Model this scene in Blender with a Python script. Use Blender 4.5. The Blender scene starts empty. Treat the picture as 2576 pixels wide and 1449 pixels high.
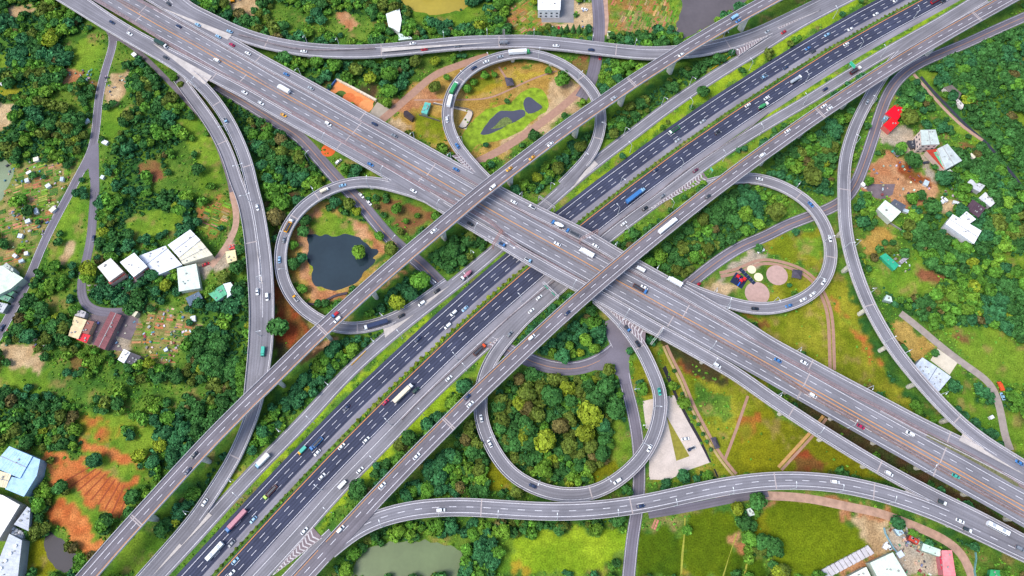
import bpy, bmesh, math, random
import numpy as np
from mathutils import Vector, Matrix

# ------------------------------------------------------------------ camera, sky, sun, exposure
SC = bpy.context.scene
FPX, TH, CH = 1850.0, math.radians(69.5), 462.0      # focal length in photo px (2576 wide), depression, height
cam_d = bpy.data.cameras.new('camera')
cam = bpy.data.objects.new('camera', cam_d)
SC.collection.objects.link(cam)
cam_d.sensor_width = 36.0
cam_d.lens = 36.0 * FPX / 2576.0
cam_d.clip_end = 9000.0
cam.location = (0, 0, CH)
cam.rotation_euler = (math.pi / 2 - TH, 0, 0)
SC.camera = cam

W = bpy.data.worlds.new('World')
SC.world = W
W.use_nodes = True
wn = W.node_tree
bg = wn.nodes['Background']
sky = wn.nodes.new('ShaderNodeTexSky')
sky.sky_type = 'NISHITA'
sky.sun_disc = False
SUN_EL, SUN_AZ = math.radians(58), math.radians(250)
sky.sun_elevation = SUN_EL
sky.sun_rotation = SUN_AZ
sky.dust_density = 2.0
wn.links.new(sky.outputs[0], bg.inputs[0])
bg.inputs[1].default_value = 0.14
sun_d = bpy.data.lights.new('sun', 'SUN')
sun = bpy.data.objects.new('sun', sun_d)
SC.collection.objects.link(sun)
sun_d.energy = 1.6
sun_d.angle = math.radians(26)
sun_d.color = (1.0, 0.95, 0.87)
# direction to the sun for the Nishita rotation (clockwise from +Y)
sdir = Vector((math.sin(SUN_AZ) * math.cos(SUN_EL), math.cos(SUN_AZ) * math.cos(SUN_EL), math.sin(SUN_EL)))
sun.rotation_euler = sdir.to_track_quat('Z', 'Y').to_euler()
SC.view_settings.view_transform = 'Standard'
SC.view_settings.look = 'None'
SC.view_settings.gamma = 1.0
SC.view_settings.exposure = 0.80

random.seed(7)
RNG = np.random.RandomState(11)
COL = SC.collection

# ------------------------------------------------------------------ helpers
def lin(c):
    if isinstance(c, str):
        c = tuple(int(c[i:i + 2], 16) for i in (0, 2, 4))
    return tuple(((v / 255) / 12.92 if v / 255 <= 0.04045 else ((v / 255 + 0.055) / 1.055) ** 2.4) for v in c)

def at(x, y, z=0.0):
    """photo pixel (2576 wide) -> the world point at height z"""
    u, v = (x - 1288.0) / FPX, (y - 724.5) / FPX
    c, s = math.cos(TH), math.sin(TH)
    d = (u, c - v * s, -s - v * c)
    k = (CH - z) / -d[2]
    return (d[0] * k, d[1] * k, z)

def px(s):
    """'02 757,1355 ...' -> list of photo pixels; a token without comma picks the reading tile"""
    out, t = [], (0, 0)
    for k in s.split():
        if ',' in k:
            a, b = k.split(',')
            out.append((t[0] * 644 + float(a) / 3, t[1] * 483 + float(b) / 3))
        elif k[0] != 'z':
            t = (int(k[0]), int(k[1]))
    return out

def pts(s, z=0.0):
    return [at(x, y, z) for x, y in px(s)]

def pathpts(s):
    out, t, keys, zn = [], (0, 0), {}, None
    for k in s.split():
        if ',' in k:
            a, b = k.split(',')
            out.append((t[0] * 644 + float(a) / 3, t[1] * 483 + float(b) / 3))
            if zn is not None:
                keys[len(out) - 1] = zn; zn = None
        elif k[0] == 'z':
            zn = float(k[1:])
        else:
            t = (int(k[0]), int(k[1]))
    n = len(out)
    if not keys: keys = {0: 0.0}
    P = np.array(out)
    cum = np.concatenate([[0], np.cumsum(np.hypot(*np.diff(P, axis=0).T))])
    ki = sorted(keys)
    zz = np.interp(cum, [cum[i] for i in ki], [keys[i] for i in ki])
    return np.array([at(P[i, 0], P[i, 1], zz[i]) for i in range(n)])

def catmull(P, step=3.0, smooth=3):
    P = np.asarray(P, float)
    Q = np.vstack([2 * P[0] - P[1], P, 2 * P[-1] - P[-2]])
    out = []
    for i in range(1, len(Q) - 2):
        p0, p1, p2, p3 = Q[i - 1:i + 3]
        m = max(2, int(np.linalg.norm(p2 - p1) / 1.0))
        for k in range(m):
            t = k / m
            out.append(0.5 * ((2 * p1) + (-p0 + p2) * t + (2 * p0 - 5 * p1 + 4 * p2 - p3) * t * t + (-p0 + 3 * p1 - 3 * p2 + p3) * t ** 3))
    out.append(Q[-2])
    out = np.array(out)
    cum = np.concatenate([[0], np.cumsum(np.linalg.norm(np.diff(out, axis=0), axis=1))])
    n = max(2, int(round(cum[-1] / step)) + 1)
    s = np.linspace(0, cum[-1], n)
    R = np.stack([np.interp(s, cum, out[:, k]) for k in range(3)], 1)
    for _ in range(smooth * 4):
        if len(R) > 4:
            R[1:-1] = 0.25 * R[:-2] + 0.5 * R[1:-1] + 0.25 * R[2:]
    return R

class Path:
    def __init__(self, s, step=3.0, smooth=3):
        self.P = catmull(pathpts(s), step, smooth)
        self.fin()
    def fin(self):
        P = self.P
        T = np.gradient(P[:, :2], axis=0)
        T /= np.linalg.norm(T, axis=1)[:, None] + 1e-9
        self.T = T
        self.N = np.stack([T[:, 1], -T[:, 0]], 1)     # right of travel
        self.s = np.concatenate([[0], np.cumsum(np.linalg.norm(np.diff(P[:, :2], axis=0), axis=1))])
        self.L = self.s[-1]
    def at(self, s, off=0.0, dz=0.0):
        x = np.interp(s, self.s, self.P[:, 0]); y = np.interp(s, self.s, self.P[:, 1]); z = np.interp(s, self.s, self.P[:, 2])
        nx = np.interp(s, self.s, self.N[:, 0]); ny = np.interp(s, self.s, self.N[:, 1])
        l = np.hypot(nx, ny) + 1e-9
        return np.stack([x + nx / l * off, y + ny / l * off, z + dz + 0 * x], -1)
    def tan(self, s):
        return math.atan2(np.interp(s, self.s, self.T[:, 1]), np.interp(s, self.s, self.T[:, 0]))
    def near(self, q):
        """nearest path parameter and signed offset for world xy points q (n,2)"""
        q = np.atleast_2d(q)
        d = q[:, None, :] - self.P[None, :, :2]
        i = np.argmin((d ** 2).sum(2), axis=1)
        r = np.arange(len(q))
        along = (d[r, i] * self.T[i]).sum(1)
        off = (d[r, i] * self.N[i]).sum(1)
        return self.s[i] + along, off, self.P[i, 2], np.abs(along)
    def snap(self, pxy):
        """photo pixel lying on the road -> (s, offset)"""
        z = float(self.P[:, 2].mean())
        for _ in range(3):
            w = at(pxy[0], pxy[1], z)
            s, o, zz, _a = self.near(np.array([w[:2]]))
            z = float(zz[0])
        return float(s[0]), float(o[0])

MATS = {}
def nt(m):
    m.use_nodes = True
    t = m.node_tree
    return t, t.nodes['Principled BSDF']

def mat(name, col, rough=0.7, noise=0.12, scale=0.6, spec=0.25, metal=0.0, fine=0.08, bump=0.0):
    """procedural paint: base colour with two sizes of noise"""
    if name in MATS: return MATS[name]
    m = bpy.data.materials.new(name)
    t, b = nt(m)
    N, L = t.nodes, t.links
    b.inputs['Roughness'].default_value = rough
    b.inputs['Specular IOR Level'].default_value = spec
    b.inputs['Metallic'].default_value = metal
    g = N.new('ShaderNodeNewGeometry')
    n1 = N.new('ShaderNodeTexNoise'); n1.inputs['Scale'].default_value = scale; n1.inputs['Detail'].default_value = 4
    n2 = N.new('ShaderNodeTexNoise'); n2.inputs['Scale'].default_value = scale * 8; n2.inputs['Detail'].default_value = 2
    L.new(g.outputs['Position'], n1.inputs['Vector']); L.new(g.outputs['Position'], n2.inputs['Vector'])
    m1 = N.new('ShaderNodeMapRange'); m1.inputs[1].default_value = 0.3; m1.inputs[2].default_value = 0.7
    m1.inputs[3].default_value = 1 - noise; m1.inputs[4].default_value = 1 + noise
    m2 = N.new('ShaderNodeMapRange'); m2.inputs[1].default_value = 0.3; m2.inputs[2].default_value = 0.7
    m2.inputs[3].default_value = 1 - fine; m2.inputs[4].default_value = 1 + fine
    L.new(n1.outputs['Fac'], m1.inputs[0]); L.new(n2.outputs['Fac'], m2.inputs[0])
    mu = N.new('ShaderNodeMath'); mu.operation = 'MULTIPLY'
    L.new(m1.outputs[0], mu.inputs[0]); L.new(m2.outputs[0], mu.inputs[1])
    v = N.new('ShaderNodeVectorMath'); v.operation = 'SCALE'
    v.inputs[0].default_value = lin(col)
    L.new(mu.outputs[0], v.inputs['Scale']); L.new(v.outputs[0], b.inputs['Base Color'])
    if bump:
        bp = N.new('ShaderNodeBump'); bp.inputs['Strength'].default_value = bump
        L.new(n2.outputs['Fac'], bp.inputs['Height']); L.new(bp.outputs[0], b.inputs['Normal'])
    MATS[name] = m
    return m

def road_mat(name, col, track=0.16, streak=0.24, lane=3.5, phase=0.0):
    """asphalt: wheel tracks and streaks run along the road (UV is metres across, metres along)"""
    m = bpy.data.materials.new(name)
    t, b = nt(m)
    N, L = t.nodes, t.links
    b.inputs['Roughness'].default_value = 0.85
    b.inputs['Specular IOR Level'].default_value = 0.2
    uv = N.new('ShaderNodeUVMap'); uv.uv_map = 'UVMap'
    sx = N.new('ShaderNodeSeparateXYZ'); L.new(uv.outputs[0], sx.inputs[0])
    a = N.new('ShaderNodeMath'); a.operation = 'MULTIPLY_ADD'; a.inputs[1].default_value = 2 * math.pi / (lane / 2); a.inputs[2].default_value = phase
    L.new(sx.outputs[0], a.inputs[0])
    c = N.new('ShaderNodeMath'); c.operation = 'COSINE'; L.new(a.outputs[0], c.inputs[0])
    mp = N.new('ShaderNodeMapping'); mp.inputs['Scale'].default_value = (0.55, 0.02, 1)
    L.new(uv.outputs[0], mp.inputs[0])
    n1 = N.new('ShaderNodeTexNoise'); n1.inputs['Scale'].default_value = 1; n1.inputs['Detail'].default_value = 4
    L.new(mp.outputs[0], n1.inputs['Vector'])
    g = N.new('ShaderNodeNewGeometry')
    n2 = N.new('ShaderNodeTexNoise'); n2.inputs['Scale'].default_value = 0.05; n2.inputs['Detail'].default_value = 5
    n3 = N.new('ShaderNodeTexNoise'); n3.inputs['Scale'].default_value = 2.2; n3.inputs['Detail'].default_value = 2
    L.new(g.outputs['Position'], n2.inputs['Vector']); L.new(g.outputs['Position'], n3.inputs['Vector'])
    def mr(src, k):
        r = N.new('ShaderNodeMapRange'); r.inputs[1].default_value = 0.25; r.inputs[2].default_value = 0.75
        r.inputs[3].default_value = 1 - k; r.inputs[4].default_value = 1 + k; L.new(src, r.inputs[0]); return r.outputs[0]
    tr = N.new('ShaderNodeMath'); tr.operation = 'MULTIPLY_ADD'; tr.inputs[1].default_value = track * 0.5; tr.inputs[2].default_value = 1.0
    L.new(c.outputs[0], tr.inputs[0])
    o = tr.outputs[0]
    for q in (mr(n1.outputs['Fac'], streak), mr(n2.outputs['Fac'], 0.22), mr(n3.outputs['Fac'], 0.13)):
        mu = N.new('ShaderNodeMath'); mu.operation = 'MULTIPLY'; L.new(o, mu.inputs[0]); L.new(q, mu.inputs[1]); o = mu.outputs[0]
    v = N.new('ShaderNodeVectorMath'); v.operation = 'SCALE'; v.inputs[0].default_value = lin(col)
    L.new(o, v.inputs['Scale']); L.new(v.outputs[0], b.inputs['Base Color'])
    MATS[name] = m
    return m

ASPH = road_mat('asphalt_grey', '7d7b81')
ASPHB = road_mat('asphalt_viaduct', '716c72', lane=3.3)
ASPHD = road_mat('asphalt_dark', '3e4255', track=0.35, streak=0.26, lane=3.65)
ASPHL = road_mat('asphalt_shoulder', '86838a', track=0.0)
ASPHX = road_mat('asphalt_local', '716c76')
CONC = mat('concrete', 'a8a2a4', noise=0.15, scale=0.2)
CONCP = mat('concrete_pier', 'd0ccc0', noise=0.15, scale=0.4)
CONCD = mat('concrete_stained', '8a7f82', noise=0.25, scale=0.35)
PARA = mat('parapet_concrete', 'b9b4b7', noise=0.12, scale=0.3)
STRIP = mat('median_paving', '85757a', noise=0.2, scale=0.5)
WHITE = mat('marking_white', 'dedce0', noise=0.22, scale=0.7, fine=0.15)
YEL = mat('marking_yellow', 'dc9648', noise=0.12, scale=0.5)
JOINT = mat('joint_concrete', 'ada2a0', noise=0.15, scale=0.8)
GORE = mat('gore_concrete', 'bcb4ae', noise=0.14, scale=0.25)
STEEL = mat('lamp_steel', 'c2c8cc', rough=0.4, noise=0.05)

def mesh(name, V, F, mats, idx=None, uv=None, smooth=False):
    me = bpy.data.meshes.new(name)
    V = np.asarray(V, np.float32).reshape(-1, 3)
    if isinstance(F, np.ndarray):
        n = len(F); k = F.shape[1]
        me.vertices.add(len(V)); me.vertices.foreach_set('co', V.ravel())
        me.loops.add(n * k); me.loops.foreach_set('vertex_index', F.astype(np.int32).ravel())
        me.polygons.add(n); me.polygons.foreach_set('loop_start', np.arange(n, dtype=np.int32) * k)
        me.polygons.foreach_set('loop_total', np.full(n, k, np.int32))
        me.update(calc_edges=True)
    else:
        me.from_pydata(V.tolist(), [], F)
    for m in (mats if isinstance(mats, (list, tuple)) else [mats]):
        me.materials.append(m)
    if idx is not None:
        me.polygons.foreach_set('material_index', np.asarray(idx, np.int32))
    if uv is not None:
        l = me.uv_layers.new(name='UVMap')
        vi = np.zeros(len(me.loops), np.int32); me.loops.foreach_get('vertex_index', vi)
        l.data.foreach_set('uv', np.asarray(uv, np.float32)[vi].ravel())
    if smooth:
        me.polygons.foreach_set('use_smooth', np.ones(len(me.polygons), bool))
    me.update()
    return me

def link(name, me, parent=None, loc=None, rz=0.0):
    o = bpy.data.objects.new(name, me)
    COL.objects.link(o)
    if parent is not None: o.parent = parent
    if loc is not None: o.location = loc
    if rz: o.rotation_euler = (0, 0, rz)
    return o

def tag(o, label=None, cat=None, group=None, kind=None):
    if label: o['label'] = label
    if cat: o['category'] = cat
    if group: o['group'] = group
    if kind: o['kind'] = kind
    return o

def empty(name, loc, label, cat, group=None, rz=0.0):
    o = link(name, None, None, loc, rz)
    o.empty_display_size = 1
    return tag(o, label, cat, group)

class MB:
    """collects boxes, prisms and tubes for one mesh"""
    def __init__(self): self.V, self.F, self.I = [], [], []
    def add(self, V, F, i=0):
        b = len(self.V); self.V += [tuple(map(float, v)) for v in V]
        self.F += [[b + k for k in f] for f in F]; self.I += [i] * len(F)
    def box(self, c, s, rz=0.0, i=0, taper=1.0):
        x, y, z = s[0] / 2, s[1] / 2, s[2] / 2
        P = []
        for dz, k in ((-z, 1), (z, taper)):
            for a, b in ((-x, -y), (x, -y), (x, y), (-x, y)):
                a, b = a * k, b * k
                P.append((c[0] + a * math.cos(rz) - b * math.sin(rz), c[1] + a * math.sin(rz) + b * math.cos(rz), c[2] + dz))
        self.add(P, [(3, 2, 1, 0), (4, 5, 6, 7), (0, 1, 5, 4), (1, 2, 6, 5), (2, 3, 7, 6), (3, 0, 4, 7)], i)
    def prism(self, poly, z0, z1, i=0, itop=None):
        n = len(poly)
        a = sum(poly[k][0] * poly[(k + 1) % n][1] - poly[(k + 1) % n][0] * poly[k][1] for k in range(n))
        if a < 0: poly = poly[::-1]
        V = [(p[0], p[1], z0) for p in poly] + [(p[0], p[1], z1) for p in poly]
        self.add(V, [(k, (k + 1) % n, n + (k + 1) % n, n + k) for k in range(n)] + [tuple(range(n))[::-1]], i)
        self.add([(p[0], p[1], z1) for p in poly], [tuple(range(n))], i if itop is None else itop)
    def tube(self, a, b, r0, r1=None, n=8, i=0, caps=True):
        a, b = Vector(a), Vector(b); r1 = r0 if r1 is None else r1
        d = (b - a).normalized(); u = d.orthogonal().normalized(); w = d.cross(u)
        V = []
        for c, r in ((a, r0), (b, r1)):
            for k in range(n):
                t = 2 * math.pi * k / n
                V.append(c + u * (r * math.cos(t)) + w * (r * math.sin(t)))
        F = [(k, (k + 1) % n, n + (k + 1) % n, n + k) for k in range(n)]
        if caps: F += [tuple(range(n))[::-1], tuple(range(n, 2 * n))]
        self.add(V, F, i)
    def disc(self, c, r, z, n=28, i=0, sy=1.0):
        self.add([(c[0] + r * math.cos(2 * math.pi * k / n), c[1] + sy * r * math.sin(2 * math.pi * k / n), z) for k in range(n)], [tuple(range(n))], i)
    def me(self, name, mats, smooth=False):
        return mesh(name, self.V, self.F, mats, self.I if isinstance(mats, (list, tuple)) and len(mats) > 1 else None, smooth=smooth)
    def build(self, name, mats, parent=None, loc=None, rz=0.0):
        return link(name, self.me(name, mats), parent, loc, rz)

ORD = ['first', 'second', 'third', 'fourth', 'fifth', 'sixth', 'seventh', 'eighth', 'ninth', 'tenth', 'eleventh', 'twelfth',
       'thirteenth', 'fourteenth', 'fifteenth', 'sixteenth', 'seventeenth', 'eighteenth', 'nineteenth', 'twentieth']
# ------------------------------------------------------------------ roads: traced lines with real heights
ROADS = {}
class Road: pass
def road(key, name, label, cat, trace, lo, hi, surf=ASPH, solid=(), dash=(), yellow=(), walls=True, elevated=True,
         bias=0.0, joints='', piers='', pw=5.0, group=None, dphase=0.0, bands=(), phrase='', ends=('', ''), ext=(0, 0), girder=True, slab=True, wallh=0.95, smooth=3):
    r = Road(); r.__dict__.update(locals()); r.path = Path(trace, smooth=smooth)
    if ext[0] or ext[1]:
        P = r.path.P
        a = P[0] + (P[0] - P[3]) / np.linalg.norm((P[0] - P[3])[:2]) * ext[0] if ext[0] else None
        b = P[-1] + (P[-1] - P[-4]) / np.linalg.norm((P[-1] - P[-4])[:2]) * ext[1] if ext[1] else None
        if a is not None:
            n = max(2, int(ext[0] / 3)); P = np.vstack([a + (P[0] - a) * (k / n) for k in range(n)] + [P])
        if b is not None:
            n = max(2, int(ext[1] / 3)); P = np.vstack([P] + [P[-1] + (b - P[-1]) * (k / n) for k in range(1, n + 1)])
        r.path.P = P; r.path.fin()
    ROADS[key] = r
    return r

VIA = 'viaducts of the interchange'
RMP = 'ramps of the interchange'
road('A', 'viaduct', 'long upper viaduct, topmost level, from lower left to top right past the top loop', 'viaduct',
     '02 z20 757,1355 856,1241 955,1130 1054,1022 1150,914 1247,810 1341,704 1434,602 1528,503 1622,400 1714,310 1808,214 1902,120 '
     '11 155,1390 333,1213 420,1127 690,880 867,720 1042,568 1213,423 1382,281 1548,141 1712,4 20 20,1268 185,1143 347,1022 508,906 668,796 828,686 985,580 1143,481 1295,384 1452,289 1607,198 1762,108 z20 1840,66',
     -6.1, 4.2, ASPHB, solid=(-3.2,), dash=(0,), yellow=(3.05,), bias=0.0, ext=(60, 60), dphase=0,
     joints='02 1030,1035 11 490,1030 20 905,620', piers='20 1820,130 1250,440 870,690 510,930 10,1310 11 1425,280 880,730 525,1060 12 160,-20 02 1500,570 1090,1030', pw=5.5,
     phrase='upper viaduct', ends=('lower left', 'top right'))
road('B', 'viaduct', 'long lower viaduct, topmost level, running from the bottom edge to the top right corner', 'viaduct',
     '12 z18 435,1350 530,1248 624,1144 720,1044 812,943 903,845 995,750 1085,655 1177,560 1268,467 1358,378 1447,288 1536,199 1710,25 '
     '21 35,1232 117,1155 200,1078 283,1001 365,926 448,852 531,779 613,708 695,639 777,570 859,501 940,433 1021,368 1262,174 1342,111 1422,48 '
     '20 1500,1435 1580,1378 1658,1318 1735,1260 1812,1203 30 36,1092 113,1038 189,983 265,930 340,878 416,826 491,775 567,726 643,676 717,627 793,580 867,532 941,487 1016,440 1091,394 1166,349 1241,306 1316,261 1390,219 1463,178 1536,136 1609,96 z18 1682,55',
     -4.3, 6.1, ASPHB, solid=(3.2,), dash=(0,), yellow=(-3.05,), ext=(50, 70),
     joints='12 1455,300 30 395,850 1575,120', piers='30 1290,290 960,510 650,720 320,950 10,1150 21 1470,70 1050,380 440,900 12 1830,-30 1480,350 1240,590 860,1000', pw=5.5,
     phrase='lower viaduct', ends=('bottom', 'top right'))
# --- the main crossing deck, four carriageways
u_tr = ('00 z9 1000,20 1080,62 1160,106 1235,150 1308,190 1384,234 1460,276 1538,320 1615,362 1690,407 1770,450 1852,494 '
        '10 72,586 155,635 235,680 314,722 397,768 479,817 560,862 645,908 730,955 814,1003 898,1051 986,1098 1070,1148 1157,1195 1242,1243 1330,1292 1418,1342 1505,1393 '
        '21 z9 27,199 118,249 210,300 303,350 397,403 580,502 668,555 878,671 980,724 1078,781 1180,836 1276,890 1371,938 1450,983 1530,1028 1632,1085 1736,1144 1841,1201 '
        '32 440,47 548,109 656,170 766,231 877,292 990,354 1103,418 1217,482 1338,548 1461,612 1579,683 1697,749 z14 1820,816')
l_tr = ('00 z9 868,39 943,83 1018,125 1090,170 1161,210 1235,250 1311,293 1390,335 1468,380 1545,425 1618,468 1695,513 1777,558 1857,603 '
        '10 165,740 243,784 325,831 407,879 490,923 572,970 655,1018 738,1066 825,1113 912,1162 1000,1211 1087,1262 1175,1312 1262,1365 1352,1413 '
        '21 z8 50,320 145,374 238,427 333,478 430,530 524,586 817,748 915,803 1015,860 1117,915 1235,983 1349,1043 1455,1103 1560,1163 1665,1220 1768,1278 1878,1338 '
        '32 385,137 495,199 605,262 718,324 830,389 945,452 1060,517 1174,582 1290,650 1413,712 1535,782 1655,848 1775,915 z14 1895,985')
road('U', 'main_viaduct', 'wide main crossing deck, upper half of its middle lanes, running top left to lower right', 'viaduct',
     u_tr, -6.0, 5.5, ASPH, solid=(-3.6, ), dash=(0,), yellow=(3.5,), ext=(60, 60), bias=0.03, wallh=0,
     joints='00 1060,90 10 760,970 1300,1310 21 1340,850 31 300,1400 32 1325,530', pw=6, phrase='main crossing', ends=('top left', 'lower right'))
road('Lm', 'main_viaduct', 'wide main crossing deck, lower half of its middle lanes, running top left to lower right', 'viaduct',
     l_tr, -5.5, 5.6, ASPH, solid=(3.6,), dash=(0,), yellow=(-3.5,), ext=(60, 60), bias=0.0, wallh=0,
     joints='00 1000,180 1880,540 10 680,1060 1220,1380 21 1200,970 31 285,1430 32 1270,640 230,100',
     piers='32 160,60 520,250 850,440 1190,630 1560,830 1900,1010', pw=6, phrase='main crossing', ends=('top left', 'lower right'))
road('M1', 'service_viaduct', 'upper side carriageway of the main crossing, beyond the reddish divider strip', 'viaduct',
     '00 z9 1180,0 1330,90 1495,185 1650,272 1755,335 1875,402 10 60,470 230,560 415,663 600,765 780,868 895,932 1045,1015 1250,1130 1510,1275 1640,1345 '
     '21 z8 30,75 110,115 203,160 300,208 490,300 590,352 690,415 780,470 1063,628 1172,690 1330,775 1500,875 1700,985 31 0,1140 270,1285 400,1358 560,1445 32 z13 900,175 1160,315 1400,430 1600,530 z14 1900,690',
     -4.6, 4.6, ASPH, solid=(-2.9, 3.1), ext=(60, 60), bias=0.05, group=None, joints='10 20,440 800,880 31 320,1310 32 1370,390',
     phrase='upper side lanes', ends=('top left', 'lower right'), piers='32 1100,180 1400,330', pw=4)
road('M3', 'service_viaduct', 'lower side carriageway of the main crossing, running past the left ramp fork', 'viaduct',
     '00 z9 600,-8 718,76 850,164 1000,255 1230,378 1400,466 1600,572 1848,700 10 40,773 210,870 500,1030 700,1142 865,1235 1020,1325 1190,1425 '
     '11 1360,80 1520,180 1695,285 1860,380 21 z8 40,450 208,548 395,652 560,740 740,835 880,915 1040,1010 1200,1095 1370,1190 1545,1290 1700,1380 32 z12 10,105 200,230 400,360 700,545 905,665 1100,770 1310,880 z13.5 1600,1020 z14 1900,1180',
     -4.4, 4.4, ASPH, solid=(-3.0, 3.0), ext=(60, 70), bias=0.04, joints='21 1110,1060 32 165,230 835,640 10 620,1110 00 990,200 1630,560',
     piers='32 110,240 420,440 760,650 21 1440,1290 1130,1090', pw=4.5, phrase='lower side lanes', ends=('top left', 'lower right'))
road('T', 'ramp_viaduct', 'gently curving ramp along the top, from the main crossing to the top right highway', 'ramp',
     '00 z9 1300,-30 1400,65 1560,145 1735,232 1932,305 10 200,352 430,385 700,397 950,388 1270,358 1600,328 1868,322 20 40,318 138,320 237,328 432,346 529,358 725,381 823,392 921,402 1020,407 1120,409 z5 1410,385 1488,370 1568,353 '
     'z1.2 1730,308 1820,278 1900,245 30 50,207 z0.3 130,168 208,130 287,92 365,52 z0.1 450,10',
     -6.3, 5.3, ASPH, solid=(-3.8, 3.8), ext=(0, 60), bias=0.02, joints='10 75,330 945,380 1835,320 20 785,390 1635,340',
     piers='10 370,420 955,420 1245,400 1540,370 20 490,385', pw=4.5, phrase='top curving ramp', ends=('left', 'right'))
road('RL', 'ramp_viaduct', 'wide ramp bending down the left side from the main crossing fork to the highway', 'ramp',
     '00 z9 560,40 700,126 830,205 980,292 1130,378 1255,448 1400,545 1540,670 1640,790 1730,930 1810,1100 1870,1270 1905,1440 01 1943,120 1972,300 1998,480 2010,640 2018,850 z9 2014,1050 2000,1230 z8.4 1972,1400 02 1915,190 1860,340 z3 1775,540 1680,700 1560,885 z0.5 1450,1040 1300,1215 z0.1 1100,1440',
     -4.6, 4.0, ASPH, solid=(-3.2, 2.9), ext=(60, 40), bias=0.06, joints='00 1630,785 1860,1255 02 1760,545', phrase='left ramp', ends=('top', 'bottom'))
road('R2', 'ramp_viaduct', 'narrow parallel lane on the outer side of the left ramp', 'ramp',
     '00 z2 1340,560 1410,660 1500,780 1600,920 1690,1080 1750,1220 1800,1390 01 z8.8 1842,20 1880,180 1905,340 1922,500 1932,640 1944,820 1946,1000 1938,1180 1926,1330 02 z8.3 1908,40 1903,130',
     -3.6, 5.4, ASPH, solid=(-2.2,), bias=0.01, phrase='narrow left lane', ends=('top', 'bottom'), joints='00 1700,1065 01 1900,380')
road('LT', 'loop_ramp', 'top loop ramp circling the park with the small green-edged pond', 'ramp',
     '10 z8 1760,1375 1690,1310 1600,1205 1515,1100 1465,1000 1442,900 1445,800 1467,720 1503,648 1562,575 1640,512 1735,463 1840,430 z7.5 1932,410 20 100,400 200,418 330,460 450,530 550,620 620,705 662,800 672,880 668,950 z4 655,1020 625,1115 565,1205 z0.4 480,1295 z0.1 380,1395',
     -4.2, 4.0, ASPH, solid=(-2.9, 2.7), bias=0.02, joints='20 655,1045 525,585 10 1530,590', phrase='top loop ramp', ends=('lower', 'far'), piers='20 10,435 280,480 490,585', pw=3)
road('LL', 'loop_ramp', 'left loop ramp circling the big dark pond', 'ramp',
     '11 z0.1 1450,690 1360,752 1240,842 1090,935 z0.6 900,1008 770,1032 z2.5 650,1032 530,1000 430,945 340,878 270,800 220,710 190,620 z7 180,510 193,385 228,275 300,165 380,85 460,30 10 z8 540,1435 640,1397 740,1376 850,1370 z8 940,1380 1030,1405 11 1250,20 1360,75',
     -4.0, 4.2, ASPH, solid=(-2.7, 2.9), bias=0.025, joints='11 765,1030 290,190 450,20', phrase='left loop ramp', ends=('lower', 'upper'), piers='11 850,10 550,40', pw=3)
road('LR', 'loop_ramp', 'right loop ramp circling the playground park', 'ramp',
     '20 z0.3 1480,1395 1590,1362 1700,1345 z2 1790,1342 1865,1350 30 30,1375 130,1415 z5 31 230,25 320,95 400,195 450,310 475,400 478,490 460,590 418,678 335,765 260,812 150,856 z8 30,882 21 1860,885 1750,868 1600,828 1440,778 z8 1300,715',
     -4.2, 4.2, ASPH, solid=(-2.9, 2.9), bias=0.02, joints='31 475,490 240,20', phrase='right loop ramp', ends=('upper', 'lower'), piers='31 375,260 70,920', pw=3)
road('LB', 'loop_ramp', 'bottom loop ramp circling the dense wood', 'ramp',
     '21 z8 640,800 760,905 860,1015 950,1140 1025,1270 1080,1420 22 1118,20 1127,110 1112,250 1060,425 970,570 850,685 740,765 600,828 450,842 300,828 150,775 12 1932,688 1820,550 1760,440 1712,330 1690,240 z4 1690,130 11 1705,1449 1745,1320 z1.5 1820,1195 1910,1090 21 z0.1 60,990 130,925 250,822 430,660',
     -4.3, 4.3, ASPH, solid=(-2.9, 3.0), bias=0.02, joints='22 590,805 21 985,1160', phrase='bottom loop ramp', ends=('upper right', 'left'))
road('RB', 'ramp_viaduct', 'curving two-lane ramp along the bottom, from the lower viaduct to the lower right', 'ramp',
     '12 z18 555,1250 640,1178 730,1108 830,1050 940,1007 1060,972 1180,948 1303,933 1425,926 1547,924 1670,929 1793,937 1905,945 22 z14 107,952 231,958 354,959 480,957 605,949 730,938 850,922 974,903 1095,879 1215,852 1335,825 1455,800 1572,775 1692,757 1813,740 1910,730 '
     '32 130,725 254,726 380,734 505,745 630,768 755,795 z14 885,827 1010,867 1134,911 1260,957 1383,1012 1510,1073 1635,1130 1760,1192 z14.1 1885,1250',
     -4.9, 5.4, ASPH, solid=(-3.4, 3.2), dash=(0,), ext=(0, 60), bias=0.0, joints='12 1700,930 22 900,920 32 55,730 800,820', phrase='bottom curving ramp', ends=('left', 'right'),
     piers='32 1060,960 1440,1110', pw=4)
road('RR', 'ramp_viaduct', 'curving ramp down the right side, from the top right highway to the lower right corner', 'ramp',
     '30 z0.3 1500,70 1330,175 1200,262 1050,360 z1 960,445 885,545 820,640 750,765 z4 670,920 612,1080 582,1210 570,1330 31 572,-20 575,150 z13 592,330 z15 630,500 690,685 765,865 860,1040 960,1200 1070,1340 1160,1445 32 z14.5 1290,140 1420,270 1560,390 1700,485 1880,595 z14 1960,645',
     -4.2, 4.2, ASPH, solid=(-2.8, 2.8), ext=(20, 50), bias=0.07, joints='31 750,860 575,-20 32 1425,270', phrase='right curving ramp', ends=('top', 'bottom'),
     piers='31 520,270 600,540 720,880 885,1170 32 1110,10 1370,290', pw=3.5)
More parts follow.
